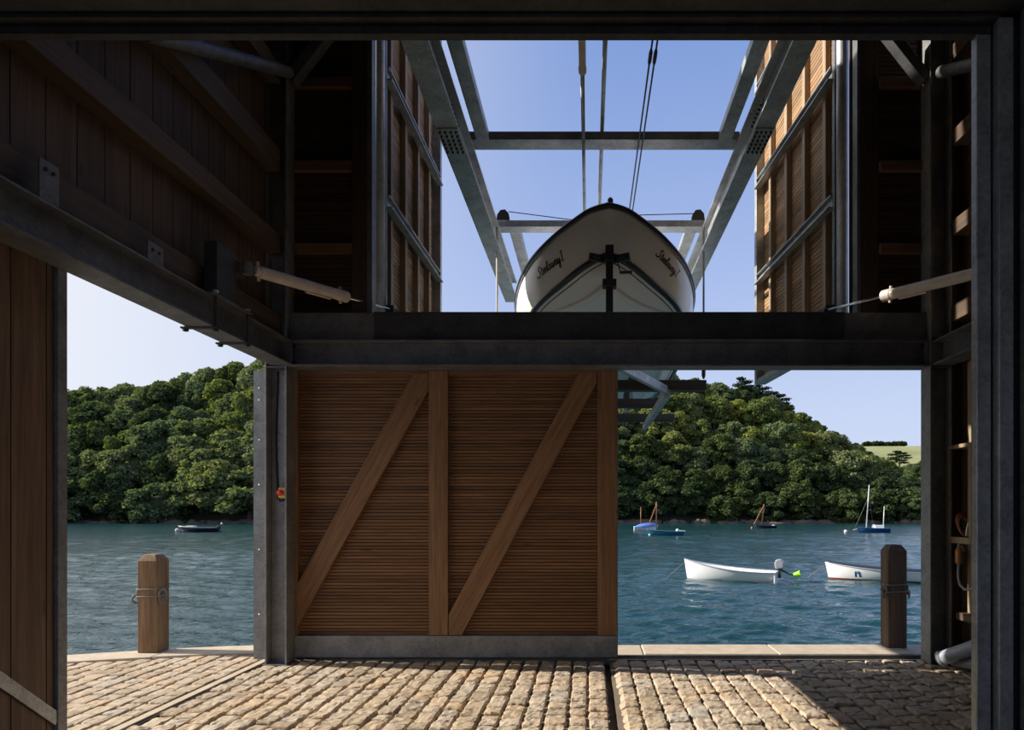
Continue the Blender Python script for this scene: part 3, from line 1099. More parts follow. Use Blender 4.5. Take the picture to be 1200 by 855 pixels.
t = thing('hydraulic_ram', 'long overhead hydraulic ram pointing at the boat bow', 'hydraulic ram', (-.06, 3.1, 5.65))
MB().tube([(-.06, 3.086, 5.65), (-.06, 6.24, 5.65), (-.06, 6.25, 5.65), (-.06, 6.31, 5.65)], [.034, .034, .039, .039], 18).build('cylinder', M['ram'], t)
MB().tube([(-.06, 6.31, 5.65), (-.06, 10.06, 5.65)], .02, 14).build('rod', M['galv'], t, smooth=True)
MB().box(-.10, -.02, 10.02, 10.07, 5.61, 5.80).build('rod_lug', M['bolt'], t)
mb = MB().tube([(.155, 3.086, 5.93), (.155, 10.07, 5.93)], .024, 14)
tag(mb.build('push_rod', M['galv'], smooth=True), 'plain steel rod above the trolley beam, right of the overhead ram', 'rod')
for dx, lab in ((0, 'left one of two dark twin cables overhead'), (.045, 'right one of two dark twin cables overhead')):
    t = thing('haul_cable', lab, 'cable', (.57 + dx, 3.1, 5.70))
    MB().tube([(.57 + dx, 3.086, 5.70), (.57 + dx, 10.07, 5.70)], .009, 8).build('strand', M['black'], t, smooth=True)
    MB().tube([(.57 + dx, 6.08, 5.70), (.57 + dx, 6.12, 5.70), (.57 + dx, 6.24, 5.70), (.57 + dx, 6.28, 5.70)], [.012, .018, .018, .012], 10).build('turnbuckle', M['bolt'], t)

# ================================================================== THE HOISTED BOAT
KB = 1.18
XC = .249
def pchip(xs, ys, x):
    xs, ys = np.array(xs, float), np.array(ys, float)
    h = np.diff(xs)
    dl_ = np.diff(ys) / h
    m = np.zeros(len(xs))
    for i in range(1, len(xs) - 1):
        if dl_[i - 1] * dl_[i] > 0:
            w1, w2 = 2 * h[i] + h[i - 1], h[i] + 2 * h[i - 1]
            m[i] = (w1 + w2) / (w1 / dl_[i - 1] + w2 / dl_[i])
    m[0], m[-1] = dl_[0], dl_[-1]
    i = int(np.clip(np.searchsorted(xs, x) - 1, 0, len(h) - 1))
    s = (x - xs[i]) / h[i]
    return (2 * s ** 3 - 3 * s ** 2 + 1) * ys[i] + (s ** 3 - 2 * s ** 2 + s) * h[i] * m[i] + (-2 * s ** 3 + 3 * s ** 2) * ys[i + 1] + (s ** 3 - s ** 2) * h[i] * m[i + 1]
class Curve:
    def __init__(self, Y, half, hh):
        self.Y0, self.Y1 = Y[0], Y[-1]
        u = [math.sqrt(y - Y[0]) for y in Y]
        self.u, self.half, self.hh = u, half, hh
    def at(self, t):
        u = t * self.u[-1]
        return Vector((max(0, pchip(self.u, self.half, u)) * KB, (self.Y0 + u * u) * KB, EYE + KB * pchip(self.u, self.hh, u)))
CG = Curve([6.95, 7.0, 7.08, 7.35, 7.77, 8.25, 8.7, 9.1, 10, 11, 12.3], [0, .20, .345, .64, .90, 1.065, 1.15, 1.19, 1.22, 1.2, 1.1], [3.18, 3.14, 3.08, 2.965, 2.865, 2.79, 2.75, 2.725, 2.70, 2.70, 2.72])
CC = Curve([7.13, 7.17, 7.4, 7.93, 8.6, 9.5, 11, 12.3], [0, .17, .475, .865, 1.02, 1.09, 1.08, 1.0], [2.72, 2.66, 2.52, 2.35, 2.22, 2.12, 2.08, 2.08])
CK = Curve([7.14, 7.3, 7.7, 8.3, 9.2, 10.5, 12.3], [0, 0, 0, 0, 0, 0, 0], [2.71, 2.46, 2.24, 2.12, 2.06, 2.04, 2.03])
def topside(t, v, side):
    g, c = CG.at(t), CC.at(t)
    p = g.lerp(c, v)
    bulge = .05 * math.sin(PI * v) * min(1, t * 4)
    p.x = max(0, p.x + bulge)
    return Vector((XC + side * p.x, p.y, p.z))
def bottom(t, v, side):
    c, k = CC.at(t), CK.at(t)
    p = c.lerp(k, v)
    p.z -= .05 * math.sin(PI * v) * min(1, t * 3)
    return Vector((XC + side * p.x, p.y, p.z))
boat = thing('motor_launch', 'white motor launch hanging bow first above the sliding door', 'boat', (XC, 9.7, 3.75))
NTt, NV = 64, 10
mb = MB()
for side in (-1, 1):
    for fn in (topside, bottom):
        vs = [fn(i / NTt, j / NV, side) for i in range(NTt + 1) for j in range(NV + 1)]
        mb.add(vs, [(i * (NV + 1) + j, i * (NV + 1) + j + 1, (i + 1) * (NV + 1) + j + 1, (i + 1) * (NV + 1) + j) for i in range(NTt) for j in range(NV)])
# transom
tr = [topside(1, j / NV, -1) for j in range(NV + 1)] + [bottom(1, j / NV, -1) for j in range(1, NV + 1)]
tr += [bottom(1, j / NV, 1) for j in range(NV - 1, -1, -1)] + [topside(1, j / NV, 1) for j in range(NV - 1, -1, -1)]
mb.add(tr, [tuple(range(len(tr)))])
# foredeck and side decks
vs = []
for i in range(NTt + 1):
    g = CG.at(i / NTt)
    vs += [(XC - g.x, g.y, g.z), (XC, g.y, g.z + .02), (XC + g.x, g.y, g.z)]
mb.add(vs, [(3 * i + j, 3 * i + j + 1, 3 * i + j + 4, 3 * i + j + 3) for i in range(NTt) for j in (0, 1)])
hull = mb.build('hull', M['hull'], boat, smooth=True)
gl = [CG.at(i / NTt) for i in range(NTt, 0, -1)]
pts = [(XC - p.x - .008, p.y, p.z) for p in gl] + [(XC, CG.at(0).y - .012, CG.at(0).z)] + [(XC + p.x + .008, p.y, p.z) for p in gl[::-1]]
MB().tube(pts, .032, 10).build('rub_rail', M['navy'], boat, smooth=True)
pts2 = [(x + (-.006 if x < XC else .006), y, z - .042) for x, y, z in pts]
MB().tube(pts2, .012, 8).build('rub_strip', M['grey'], boat, smooth=True)
for side in (-1, 1):
    c = [CC.at(i / NTt) for i in range(NTt + 1)]
    MB().tube([(XC + side * (p.x + .004), p.y, p.z + .012) for p in c], .042, 8).build('chine_stripe', M['stripe'], boat, smooth=True)
    MB().tube([bottom(i / NTt, min(.5, .075 / max(.08, (CC.at(i / NTt) - CK.at(i / NTt)).length)), side) for i in range(NTt + 1)], .007, 6).build('pin_stripe', M['stripe'], boat, smooth=True)
    for v in (.2,):
        i0 = int(.17 * NTt)
        MB().tube([bottom(i / NTt, max(v, 1 - .8 * (max(0, i / NTt - .17) / .2) ** .8), side) + Vector((0, 0, -.004)) for i in range(i0, NTt + 1)], [.006, .03] + [.045] * (NTt - 1 - i0), 8).build('spray_rail', M['hull'], boat, smooth=True)
pb = CG.at(0)
MB().lathe([(.05, 0), (.05, .03), (.034, .045), (.036, .10), (.02, .125)], (XC + .02, pb.y + .10, pb.z + .01), 16).build('bow_light', M['black'], boat, smooth=False)

# the name on both bows, drawn in a flowing script
GL = {'S': ([[(1.05, 1.75), (.85, 2.05), (.45, 2.0), (.3, 1.6), (.6, 1.15), (.8, .65), (.55, .12), (.1, .0), (-.3, .22), (-.35, .5)]], 1.1),
      't': ([[(.3, 1.75), (.22, .25), (.42, 0), (.7, .2)], [(0, 1.15), (.6, 1.2)]], .62),
      'e': ([[(0, .4), (.5, .6), (.55, .9), (.32, 1.02), (.1, .7), (.12, .2), (.36, 0), (.7, .3)]], .64),
      'l': ([[(0, .3), (.42, 1.4), (.42, 2.0), (.2, 1.9), (.14, .9), (.2, .1), (.38, 0), (.6, .25)]], .52),
      'a': ([[(.62, .85), (.35, 1.02), (.05, .6), (.1, .1), (.35, .05), (.62, .95), (.6, .2), (.78, 0), (.95, .25)]], .86),
      'w': ([[(0, .9), (.15, 1), (.14, .2), (.34, 0), (.56, .9), (.55, .2), (.75, 0), (1.0, .95), (1.15, .85)]], 1.08),
      'y': ([[(0, .9), (.12, 1), (.12, .25), (.32, .08), (.6, .95), (.52, -.3), (.28, -1.0), (.05, -.75), (.3, -.2), (.85, .3)]], .84),
      'I': ([[(-.05, 1.95), (.25, 2.02), (.5, 2.0)], [(.25, 2.02), (.12, .02)], [(-.15, 0), (.4, .02)]], .6)}
def find_uv(px, py, side):
    best = None
    for i in range(1, 160):
        for j in range(0, 41):
            p = topside(i / 320, j / 40, side)
            q = (690 + F * p.x / p.y - px) ** 2 + (597 - F * (p.z - EYE) / p.y - py) ** 2
            if best is None or q < best[0]:
                best = (q, i / 320, j / 40)
    return best[1], best[2]
def smooth_line(pts, k=4):
    out = []
    n = len(pts)
    for i in range(n - 1):
        p0, p1, p2, p3 = pts[max(i - 1, 0)], pts[i], pts[i + 1], pts[min(i + 2, n - 1)]
        for s in range(k):
            t_ = s / k
            out.append(tuple(.5 * (2 * p1[a] + (p2[a] - p0[a]) * t_ + (2 * p0[a] - 5 * p1[a] + 4 * p2[a] - p3[a]) * t_ ** 2 + (3 * p1[a] - p0[a] - 3 * p2[a] + p3[a]) * t_ ** 3) for a in (0, 1)))
    out.append(pts[-1])
    return out
def letter(side, A, B, UP):
    """A, B: where the baseline starts and ends; UP: a point above A by one cap height"""
    a, b, c = find_uv(*A, side), find_uv(*B, side), find_uv(*UP, side)
    tot = sum(GL[ch][1] for ch in 'SteelawayI') + .35
    mb = MB()
    pen = 0.0
    for k, ch in enumerate('SteelawayI'):
        if ch == 'I':
            pen += .35
        for ln in GL[ch][0]:
            P, N = [], []
            for gx_, gy_ in (smooth_line(ln) if len(ln) > 2 else ln):
                xx = (pen + gx_ + .22 * gy_) / tot
                yy_ = gy_ / 2.0
                t_ = a[0] + (b[0] - a[0]) * xx + (c[0] - a[0]) * yy_
                v_ = a[1] + (b[1] - a[1]) * xx + (c[1] - a[1]) * yy_
                p = topside(t_, v_, side)
                n_ = (topside(t_ + .004, v_, side) - p).cross(topside(t_, v_ + .02, side) - p).normalized()
                if n_.x * side < 0:
                    n_ = -n_
                P.append(p + n_ * .004)
                N.append(n_)
            mb.ribbon(P, .016, N)
        pen += GL[ch][1]
    o = mb.build('lettering', M['ink'], hull)
    o['label'] = 'black script name on the ' + ('left' if side < 0 else 'right') + ' bow'
letter(-1, (632, 326), (661.5, 304), (628, 317))
letter(1, (768.5, 300), (792.5, 325), (773, 291))

# trailer under the boat
tl = thing('boat_trailer', 'galvanised boat trailer with a dark winch post under the launch', 'trailer', (XC, 10, 3.18))
MB().bar((XC, 7.95, 3.40), (XC, 8.9, 3.40), .09, .10).build('drawbar', M['galv'], tl, bevel=.006)
for s in (-1, 1):
    MB().bar((XC + s * .05, 8.4, 3.36), (XC + s * .905, 10.0, 3.30), .07, .12).build('arm', M['galv'], tl, bevel=.006)
    MB().box(XC + s * .92 - .045, XC + s * .92 + .045, 9.95, 13.9, 3.17, 3.298).build('side_frame', M['galv'], tl, bevel=.006)
    MB().box(XC + s * .5 - .06, XC + s * .5 + .06, 10.3, 13.3, 3.72, 3.80).build('bunk', M['bearer'], tl, bevel=.006)
    for yb in (10.15, 11.8, 13.5):
        MB().box(XC + s * .5 - .03, XC + s * .5 + .03, yb - .03, yb + .03, 3.46, 3.72).build('bunk_post', M['galv'], tl)
xw, yw = .252, 8.15
MB().box(xw - .044, xw + .044, yw - .04, yw + .05, 3.44, 4.66).build('winch_post', M['stripe'], tl, bevel=.006)
MB().box(xw - .085, xw + .085, yw - .06, yw + .07, 4.22, 4.31).build('collar', M['bolt'], tl, bevel=.006)
MB().box(xw - .05, xw + .05, yw - .10, yw + .10, 4.52, 4.71).build('winch', M['black'], tl, bevel=.012)
for s in (-1, 1):
    a = Vector((xw + s * .03, yw + .08, 4.585))
    b = Vector((xw + s * .25, yw + .02, 4.61))
    sn = MB().bar(a, b, .05, .085).build('snubber_arm', M['bolt'], tl, bevel=.006)
    MB().tube([a.lerp(b, .35) + Vector((0, -.028, 0)), a.lerp(b, .75) + Vector((0, -.028, 0))], .022, 12).build('pad', M['steel_dark'], sn)
MB().tube([(xw + .085, yw - .08, 4.57), (xw + .10, yw - .10, 4.48), (xw + .13, yw - .10, 4.37)], .007, 8).build('winch_handle', M['bolt'], tl)
MB().tube([(xw + .12, yw - .10, 4.367), (xw + .27, yw - .10, 4.373)], .018, 12).build('handle_grip', M['black'], tl)

for yb, xr, lab in ((10.02, 1.775, 'dark timber bearer under the boat nearest the viewer'), (11.70, 1.30, 'middle dark timber bearer under the boat'), (13.55, 1.745, 'dark timber bearer under the boat farthest from viewer')):
    mb = MB().box(-1.42, xr, yb, yb + .20, 3.305, 3.455)
    tag(mb.build('bearer', M['bearer'], bevel=.01), lab, 'timber', 'bearers under the hoisted boat')

# ================================================================== QUAY THINGS
def bollard(x0, y0, w, h, ang, mat, lab):
    t = thing('bollard', lab, 'bollard', (x0, y0, .012), None, ang)
    a = w / 2
    c = .035
    vs = []
    for (q, z) in ((a, 0), (a, h - .065), (a - c * .35, h - .045), (a * .62, h - .004), (a * .55, h)):
        vs += [(-q, -q, z), (q, -q, z), (q, q, z), (-q, q, z)]
    fs = [(3, 2, 1, 0), (16, 17, 18, 19)]
    for i in range(4):
        for k in range(4):
            fs.append((i * 4 + k, i * 4 + (k + 1) % 4, i * 4 + 4 + (k + 1) % 4, i * 4 + 4 + k))
    MB().add(vs, fs).build('post', M[mat], t, bevel=.008, local=True)
    return t
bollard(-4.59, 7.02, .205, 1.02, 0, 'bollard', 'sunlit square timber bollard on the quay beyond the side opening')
bollard(3.32, 7.25, .20, 1.11, 0, 'bollard_shaded', 'shaded square timber bollard beside the right column')
def bollard_rope(x0, y0, w, z, lab, ring):
    t = thing('mooring_rope', lab, 'rope', (x0, y0, z))
    a = w / 2 + .008
    for dz in (0, .075):
        pts = []
        for (sx, sy) in ((-1, -1), (1, -1), (1, 1), (-1, 1)):
            pts.append((x0 + sx * a, y0 + sy * a, z + dz + .004 * sx))
        pts = [Vector(p) for p in pts]
        lp = []
        for i in range(4):
            p, q = pts[i], pts[(i + 1) % 4]
            for s in (.04, .35, .65, .96):
                lp.append(p.lerp(q, s))
        MB().tube(lp, .006, 8, True).build('loop', M['rope'], t, smooth=True)
    for sx in ring:
        c = Vector((x0 + sx * (a + .018), y0 - a * .5, z + .02))
        rr = .05
        MB().tube([c + Vector((0.3 * rr * math.sin(q) * sx, rr * .7 * math.sin(q), rr * math.cos(q))) for q in np.linspace(0, 2 * PI, 20)[:-1]], .010, 8, True).build('shackle', M['rope'], t, smooth=True)
        c2 = c + Vector((sx * .012, -.01, -.05))
        MB().tube([c2 + Vector((.4 * rr * math.cos(q), .03 * math.cos(q), rr * .8 * math.sin(q))) for q in np.linspace(0, 2 * PI, 16)[:-1]], .009, 8, True).build('shackle', M['steel'], t, smooth=True)
bollard_rope(-4.59, 7.02, .205, .60, 'rope with shackles tied around the sunlit left bollard', (-1, 1))
bollard_rope(3.32, 7.25, .20, .62, 'dark rope with rings tied around the shaded right bollard', (-1, 1))

# fittings along the right wall
t = thing('shelf_box', 'open pale wood box frame fixed on the right wall', 'shelf', (3.6, 6.3, 1.2))
MB().box(3.50, 3.535, 6.10, 6.13, 1.18, 2.12).build('upright', M['pale'], t, bevel=.003)
MB().box(3.50, 3.535, 6.50, 6.53, 1.18, 2.12).build('upright', M['pale'], t, bevel=.003)
MB().box(3.50, 3.699, 6.131, 6.499, 2.085, 2.12).build('top', M['pale'], t, bevel=.003)
MB().box(3.50, 3.699, 6.131, 6.499, 1.18, 1.24).build('bottom', M['pale'], t, bevel=.003)
t = thing('rope_coil', 'small brown rope coil sitting in the wall box', 'rope', (3.60, 6.38, 1.25))
for k in range(4):
    MB().tube([(3.60 + .055 * math.cos(q), 6.38 + .03 * k * .3 + .06 * math.sin(q) * .5, 1.34 + .085 * math.sin(q) + .012 * k) for q in np.linspace(0, 2 * PI, 22)[:-1]], .013, 8, True).build('loop', M['spar'], t, smooth=True)
mb = MB().prism([(3.56, 1.25), (3.60, 1.25), (3.60, 1.36), (3.585, 1.38), (3.57, 1.33)], 'y', 6.28, 6.30)
tag(mb.build('tag', M['white']), 'small pale tag leaning on the brown rope coil', 'tag')
t = thing('air_hose', 'grey hose loop with an amber coupling below the wall box', 'hose', (3.52, 6.32, .75))
MB().lathe([(.02, 0), (.034, .02), (.034, .13), (.02, .16)], (3.515, 6.32, .98), 14).build('coupling', M['brass'], t, smooth=False)
pts = [(3.515, 6.32, .98), (3.515, 6.32, .93)] + [(3.515 + .01 * q, 6.25 - .13 * math.cos(q) + .05, .86 - .12 * math.sin(q) + .02) for q in np.linspace(PI, 2 * PI, 18)][::-1][::-1]
MB().tube([(3.515, 6.32, .985), (3.512, 6.325, .93), (3.51, 6.32, .86), (3.51, 6.29, .79), (3.515, 6.22, .755), (3.53, 6.12, .77), (3.56, 6.02, .84)], .014, 10).build('hose', M['grey'], t, smooth=True)
MB().tube([(3.515, 6.32, 1.135), (3.52, 6.33, 1.20), (3.545, 6.36, 1.165), (3.57, 6.36, 1.15), (3.59, 6.345, 1.10)], .014, 10).build('hose', M['grey'], t, smooth=True)
t = thing('plastic_pipe', 'grey plastic pipe lying tilted at the foot of right column', 'pipe', (3.4, 6.25, 0))
d0, d1 = Vector((3.34, 6.32, .085)), Vector((3.60, 5.86, .36))
MB().tube([d0, d0.lerp(d1, .05), d0.lerp(d1, .06), d1], [.075, .075, .066, .066], 24).build('barrel', M['pvc'], t)
dd = (d0 - d1).normalized()
MB().tube([d0 + dd * .001, d0 + dd * .012], .05, 18).build('end_cap', M['black'], t)
t = thing('plastic_pipe', 'shorter grey pipe end lying behind the tilted pipe', 'pipe', (3.6, 6.28, 0))
d0, d1 = Vector((3.50, 6.38, .075)), Vector((3.61, 5.95, .09))
MB().tube([d0, d1], .07, 22).build('barrel', M['pvc'], t)
MB().tube([d0 + Vector((-.001, .006, 0)), d0 + Vector((-.002, .012, 0))], .05, 18).build('end_cap', M['black'], t)

# ================================================================== BOATS AFLOAT
WZ = -1.7
def hull_mesh(L, B, fb, fbow, bow_rake=.25, full=.55, deck=None):
    """open dinghy, bow at +x, waterline z=0; returns (outer, inner, gunwale pts)"""
    N, Mv = 28, 8
    def half(t):
        return B / 2 * min(1.0, (1 - (1 - min(t * 1.35, 1)) ** 2.1)) * (1 - .22 * max(0, (t - .6) / .4) ** 2)
    def sheer(t):
        return fb + (fbow - fb) * (1 - t) ** 2.2
    outer = MB()
    vs = []
    for i in range(N + 1):
        t = i / N
        for j in range(-Mv, Mv + 1):
            s = abs(j) / Mv
            z = -.16 + (sheer(t) + .16) * s ** 1.25
            w = half(t) * (s ** .42 if s > 0 else 0) * (.78 + .22 * s)
            x = L / 2 - L * t - bow_rake * (1 - s) * (1 - t) ** 6
            vs.append((x, math.copysign(w, j), z))
    K = 2 * Mv + 1
    fs = [(i * K + j, i * K + j + 1, (i + 1) * K + j + 1, (i + 1) * K + j) for i in range(N) for j in range(K - 1)]
    fs.append(tuple(N * K + j for j in range(K)))
    outer.add(vs, fs)
    inner = MB()
    vi = []
    for i in range(1, N):
        t = i / N
        zt = sheer(t)
        zf = zt - .30
        def wid(z):
            q = max(0, (z + .16) / (zt + .16)) ** (1 / 1.25)
            return half(t) * q ** .42 * (.78 + .22 * q)
        w, wf = max(wid(zt) - .04, .008), max(wid(zf) - .05, .006)
        x = L / 2 - L * t - .05 * (1 - t)
        vi += [(x, -w, zt - .012), (x, -wf, zf), (x, wf, zf), (x, w, zt - .012)]
    n_ = N - 1
    inner.add(vi, [(4 * i + j, 4 * i + j + 1, 4 * i + 4 + j + 1, 4 * i + 4 + j) for i in range(n_ - 1) for j in range(3)])
    gun = [(L / 2 - L * i / N, half(i / N), sheer(i / N)) for i in range(N + 1)]
    return outer, inner, gun, half, sheer

def dinghy(label, p_bow, p_stern, B, fb, fbow, mhull, minner, mgun, name='dinghy', cat='boat', thw=3, rake=.25, cap=.022):
    a, b = Vector((*p_bow, WZ)), Vector((*p_stern, WZ))
    L = (a - b).length
    d = a - b
    t = thing(name, label, cat, (a + b) / 2, None, math.atan2(d.y, d.x))
    o, i, g, half, sheer = hull_mesh(L, B, fb, fbow, rake)
    o.build('hull', M[mhull], t, smooth=True, local=True)
    i.build('lining', M[minner], t, local=True)
    gp = [(x, -w, z) for x, w, z in g[::-1]] + [(x, w, z) for x, w, z in g[1:]]
    MB().tube(gp, cap, 8).build('gunwale', M[mgun], t, local=True, smooth=True)
    xs = -L / 2 + .02
    MB().box(xs - .03, xs + .03, -half(1.0), half(1.0), -.1, sheer(1.0) + .01).build('transom', M[mhull], t, local=True)
    for k in range(thw):
        tt = .35 + .5 * k / max(1, thw - 1)
        x = L / 2 - L * tt
        MB().box(x - .12, x + .12, -half(tt) * .8 + .05, half(tt) * .8 - .05, sheer(tt) - .2, sheer(tt) - .165).build('thwart', M[minner], t, local=True)
    return t, L, half, sheer

def outboard(t, x, z, s=1.0, cowl='grey'):
    prof = [(x - .17 * s, z + .12 * s), (x + .15 * s, z + .10 * s), (x + .19 * s, z + .30 * s), (x + .13 * s, z + .46 * s), (x - .06 * s, z + .49 * s), (x - .19 * s, z + .36 * s)]
    MB().prism(prof, 'y', -.13 * s, .13 * s).build('outboard_cowl', M[cowl], t, local=True, bevel=.05 * s)
    MB().box(x - .06 * s, x + .06 * s, -.05 * s, .05 * s, z - .25 * s, z + .14 * s).build('outboard_leg', M['stripe'], t, local=True)
    MB().tube([(x + .12 * s, 0, z + .2 * s), (x + .45 * s, .03, z + .28 * s)], .02 * s, 8).build('tiller', M['stripe'], t, local=True)

# nearest white dinghy with the raised outboard and the lime bucket
t, L, half, sheer = dinghy('white open dinghy with raised outboard, nearest left of right bollard', (4.49, 31.3), (8.36, 29.6), 1.6, .43, .90, 'white', 'white', 'grey', 'dinghy', 'boat', 3, .18)
outboard(t, -L / 2 - .12, .46, 1.15)
MB().tube([(-L / 2 - .16, 0, .55), (-L / 2 - .45, 0, .40), (-L / 2 - .8, 0, .30)], [.05, .04, .04], 8).build('outboard_shaft', M['stripe'], t, local=True)
e = Matrix.Rotation(t.rotation_euler.z, 3, 'Z') @ Vector((-L / 2 - .72, 0, .33))
bp = t.location + e
tb = thing('bucket', 'lime green bucket hung over the raised propeller of the white dinghy', 'bucket', bp)
ax = (Matrix.Rotation(t.rotation_euler.z, 3, 'Z') @ Vector((-.95, 0, .25))).normalized()
MB().lathe([(.08, 0), (.135, .26), (.15, .27), (.15, .29), (.125, .29), (.07, .04)], bp, 20, ax).build('shell', M['lime'], tb)
hp = bp + ax * .28
MB().tube([hp + Vector((.13 * math.cos(q), 0, -.1 - .1 * math.sin(q))) for q in np.linspace(0, PI, 12)], .012, 6).build('handle', M['lime'], tb)
bw = Vector((4.49, 31.3, WZ))
mb = MB().tube([bw + Vector((0, 0, .72)), bw + Vector((-.45, .1, .3)), bw + Vector((-.8, .2, -.05))], .018, 6)
tag(mb.build('mooring_line', M['rope'], smooth=True), 'mooring line from the bow of the nearest white dinghy', 'rope')

t, L, half, sheer = dinghy('white dinghy with dark blue cover, partly behind the right bollard', (11.08, 31.2), (15.2, 29.3), 1.7, .48, .74, 'white', 'navy', 'white', 'dinghy', 'boat', 0, .18)
mb = MB()
vs = []
for i in range(1, 29):
    tt = i / 28
    x, w, z = L / 2 - L * tt, half(tt) + .02, sheer(tt)
    vs += [(x, -w, z - .02), (x, -w, z + .03), (x, 0, z + .10), (x, w, z + .03), (x, w, z - .02)]
mb.add(vs, [(5 * i + j, 5 * i + j + 1, 5 * i + 5 + j + 1, 5 * i + 5 + j) for i in range(27) for j in range(4)])
mb.build('cover', M['inkblue'], t, local=True, smooth=True)
K = 17
mb = MB()
vs = []
for i in range(0, 29):
    tt = i / 28
    x, w = L / 2 - L * tt - .12 * (1 - tt) ** 6, half(tt)
    for z in (-.05, .05):
        s = ((z + .16) / (sheer(tt) + .16)) ** (1 / 1.25)
        vs.append((x - (.18 * (1 - s) - .12) * (1 - tt) ** 6 , w * s ** .42 * (.78 + .22 * s) + .006, z))
mb.add(vs, [(2 * i, 2 * i + 1, 2 * i + 3, 2 * i + 2) for i in range(28)])
vs2 = [(x, -y, z) for x, y, z in vs]
mb.add(vs2, [(2 * i, 2 * i + 1, 2 * i + 3, 2 * i + 2) for i in range(28)])
mb.build('waterline_band', M['antifoul'], t, local=True)
def side_at(tt, z):
    s = ((z + .16) / (sheer(tt) + .16)) ** (1 / 1.25)
    return half(tt) * s ** .42 * (.78 + .22 * s)
for side in (1,):
    for ln in ([(.0, .0), (.0, 1.0)], [(.0, .75), (.3, 1.0), (.55, .9), (.6, .0)]):
        P = []
        for gx_, gy_ in ln:
            tt = .30 + gx_ * .07
            z = .14 + gy_ * .26
            P.append(Vector((L / 2 - L * tt, side * (side_at(tt, z) + .012), z)))
        MB().ribbon(P, .09, [Vector((0, side, .2))] * len(P)).build('hull_mark', M['blue'], t, local=True)
tt = .70
mb = MB().prism([(L / 2 - L * .66, .52), (L / 2 - L * .75, .5), (L / 2 - L * .745, .12), (L / 2 - L * .72, .05)], 'y', side_at(tt, .4) + .02, side_at(tt, .4) + .05)
mb.build('blue_flap', M['sheet'], t, local=True)
bw = Vector((11.08, 31.2, WZ))
mb = MB().tube([bw + Vector((0, 0, .6)), bw + Vector((-.5, 0, .25)), bw + Vector((-.85, .1, -.05))], .018, 6)
tag(mb.build('mooring_line', M['rope'], smooth=True), 'mooring line from the bow of the blue covered dinghy', 'rope')

def sailboat(label, px0, px1, Y, B, fb, fbow, mh, masts, stays, extra, cover=None, bow_left=True, minner='white', mgun='white'):
    xa, xb = (px0 - 690) * Y / F, (px1 - 690) * Y / F
    if not bow_left:
        xa, xb = xb, xa
    t, L, half, sheer = dinghy(label, (xa, Y), (xb, Y + .01), B, fb, fbow, mh, minner, mgun, 'sailing_boat', 'sailing boat', 2, .25, .04)
    c = t.location
    rot = Matrix.Rotation(-t.rotation_euler.z, 3, 'Z')
    loc = lambda px, py: rot @ (W(px, py, Y) - c)
    for (pa, ya, pb, yb, r, m) in masts:
        a, b = loc(pa, ya), loc(pb, yb)
        a.z = min(a.z, .1)
        MB().tube([a, b], [r, r * .7], 10).build('mast', M[m], t, local=True, smooth=True)
    for (pa, ya, pb, yb, r, m) in stays:
        MB().tube([loc(pa, ya), loc(pb, yb)], r, 8).build('spar' if r > .03 else 'stay', M[m], t, local=True)
    if cover:
        vs = []
        for i in range(1, 29):
            tt = i / 28
            x, w, z = L / 2 - L * tt, half(tt) + .04, sheer(tt)
            hh = .55 * math.sin(PI * min(1, tt * 1.05)) ** .7
            vs += [(x, -w, z - .12), (x, -w, z + .03), (x, 0, z + hh), (x, w, z + .03), (x, w, z - .12)]
        mb = MB()
        mb.add(vs, [(5 * i + j, 5 * i + j + 1, 5 * i + 5 + j + 1, 5 * i + 5 + j) for i in range(27) for j in range(4)])
        mb.build('boat_cover', M[cover], t, local=True, smooth=True)
    return t, L, half, sheer, loc
sailboat('white sailing boat under blue cover, leftmost of the far boats', 743, 771, 102, 1.7, .62, .85, 'white', [(751, 616, 751, 594, .07, 'spar')], [], None, 'sheet', False)
r = sailboat('teal sailing boat overlapping the blue covered white boat', 757.5, 801, 83, 1.7, .50, .72, 'teal', [(769.2, 621, 769.2, 588, .09, 'spar')], [(769, 591.5, 760.5, 614, .05, 'spar')], None, None, True, 'teal', 'teal')
p = r[4](794, 622)
MB().ball((p.x, 0, p.z + .05), (.22, .18, .25), 10, 6).build('outboard_cowl', M['white'], r[0], local=True, smooth=True)
MB().box(p.x - .95, p.x - .3, -.3, .3, p.z - .1, p.z + .08).build('stern_box', M['white'], r[0], local=True, bevel=.05)
r = sailboat('dark navy sailing boat with leaning reddish mast, centre of far water', 886.5, 909, 116, 1.6, .38, .62, 'inkblue', [(892.4, 616, 895.3, 590.5, .10, 'spar')], [(894.6, 593, 883.5, 614, .06, 'spar'), (894.3, 597, 884.5, 617, .02, 'rope')], None, None, True, 'inkblue', 'inkblue')
p = r[4](906.5, 616)
MB().ball((p.x, 0, p.z), (.3, .3, .26), 10, 6).build('stern_float', M['white'], r[0], local=True, smooth=True)
r = sailboat('blue sailing boat with tall white mast and short mizzen', 1005, 1041, 94, 1.9, .55, .75, 'blue', [(1014.9, 619, 1018.6, 568, .085, 'alloy'), (1035, 618, 1036.2, 593, .065, 'alloy')], [(1016.8, 585, 1002, 618, .022, 'rope'), (1018, 572, 1023, 616, .015, 'rope'), (1005, 619.2, 999.5, 620.8, .05, 'alloy'), (1016.5, 597, 1021, 597, .02, 'alloy')], None, None, True, 'white', 'blue')
p, q = r[4](1024, 617.5), r[4](1035, 615)
MB().box(min(p.x, q.x), max(p.x, q.x), -.4, .4, p.z - .1, q.z).build('cabin', M['white'], r[0], local=True, bevel=.08)
MB().ball((p.x, 0, p.z + .1), (.25, .3, .35), 10, 6).build('spray_hood', M['white'], r[0], local=True, smooth=True)

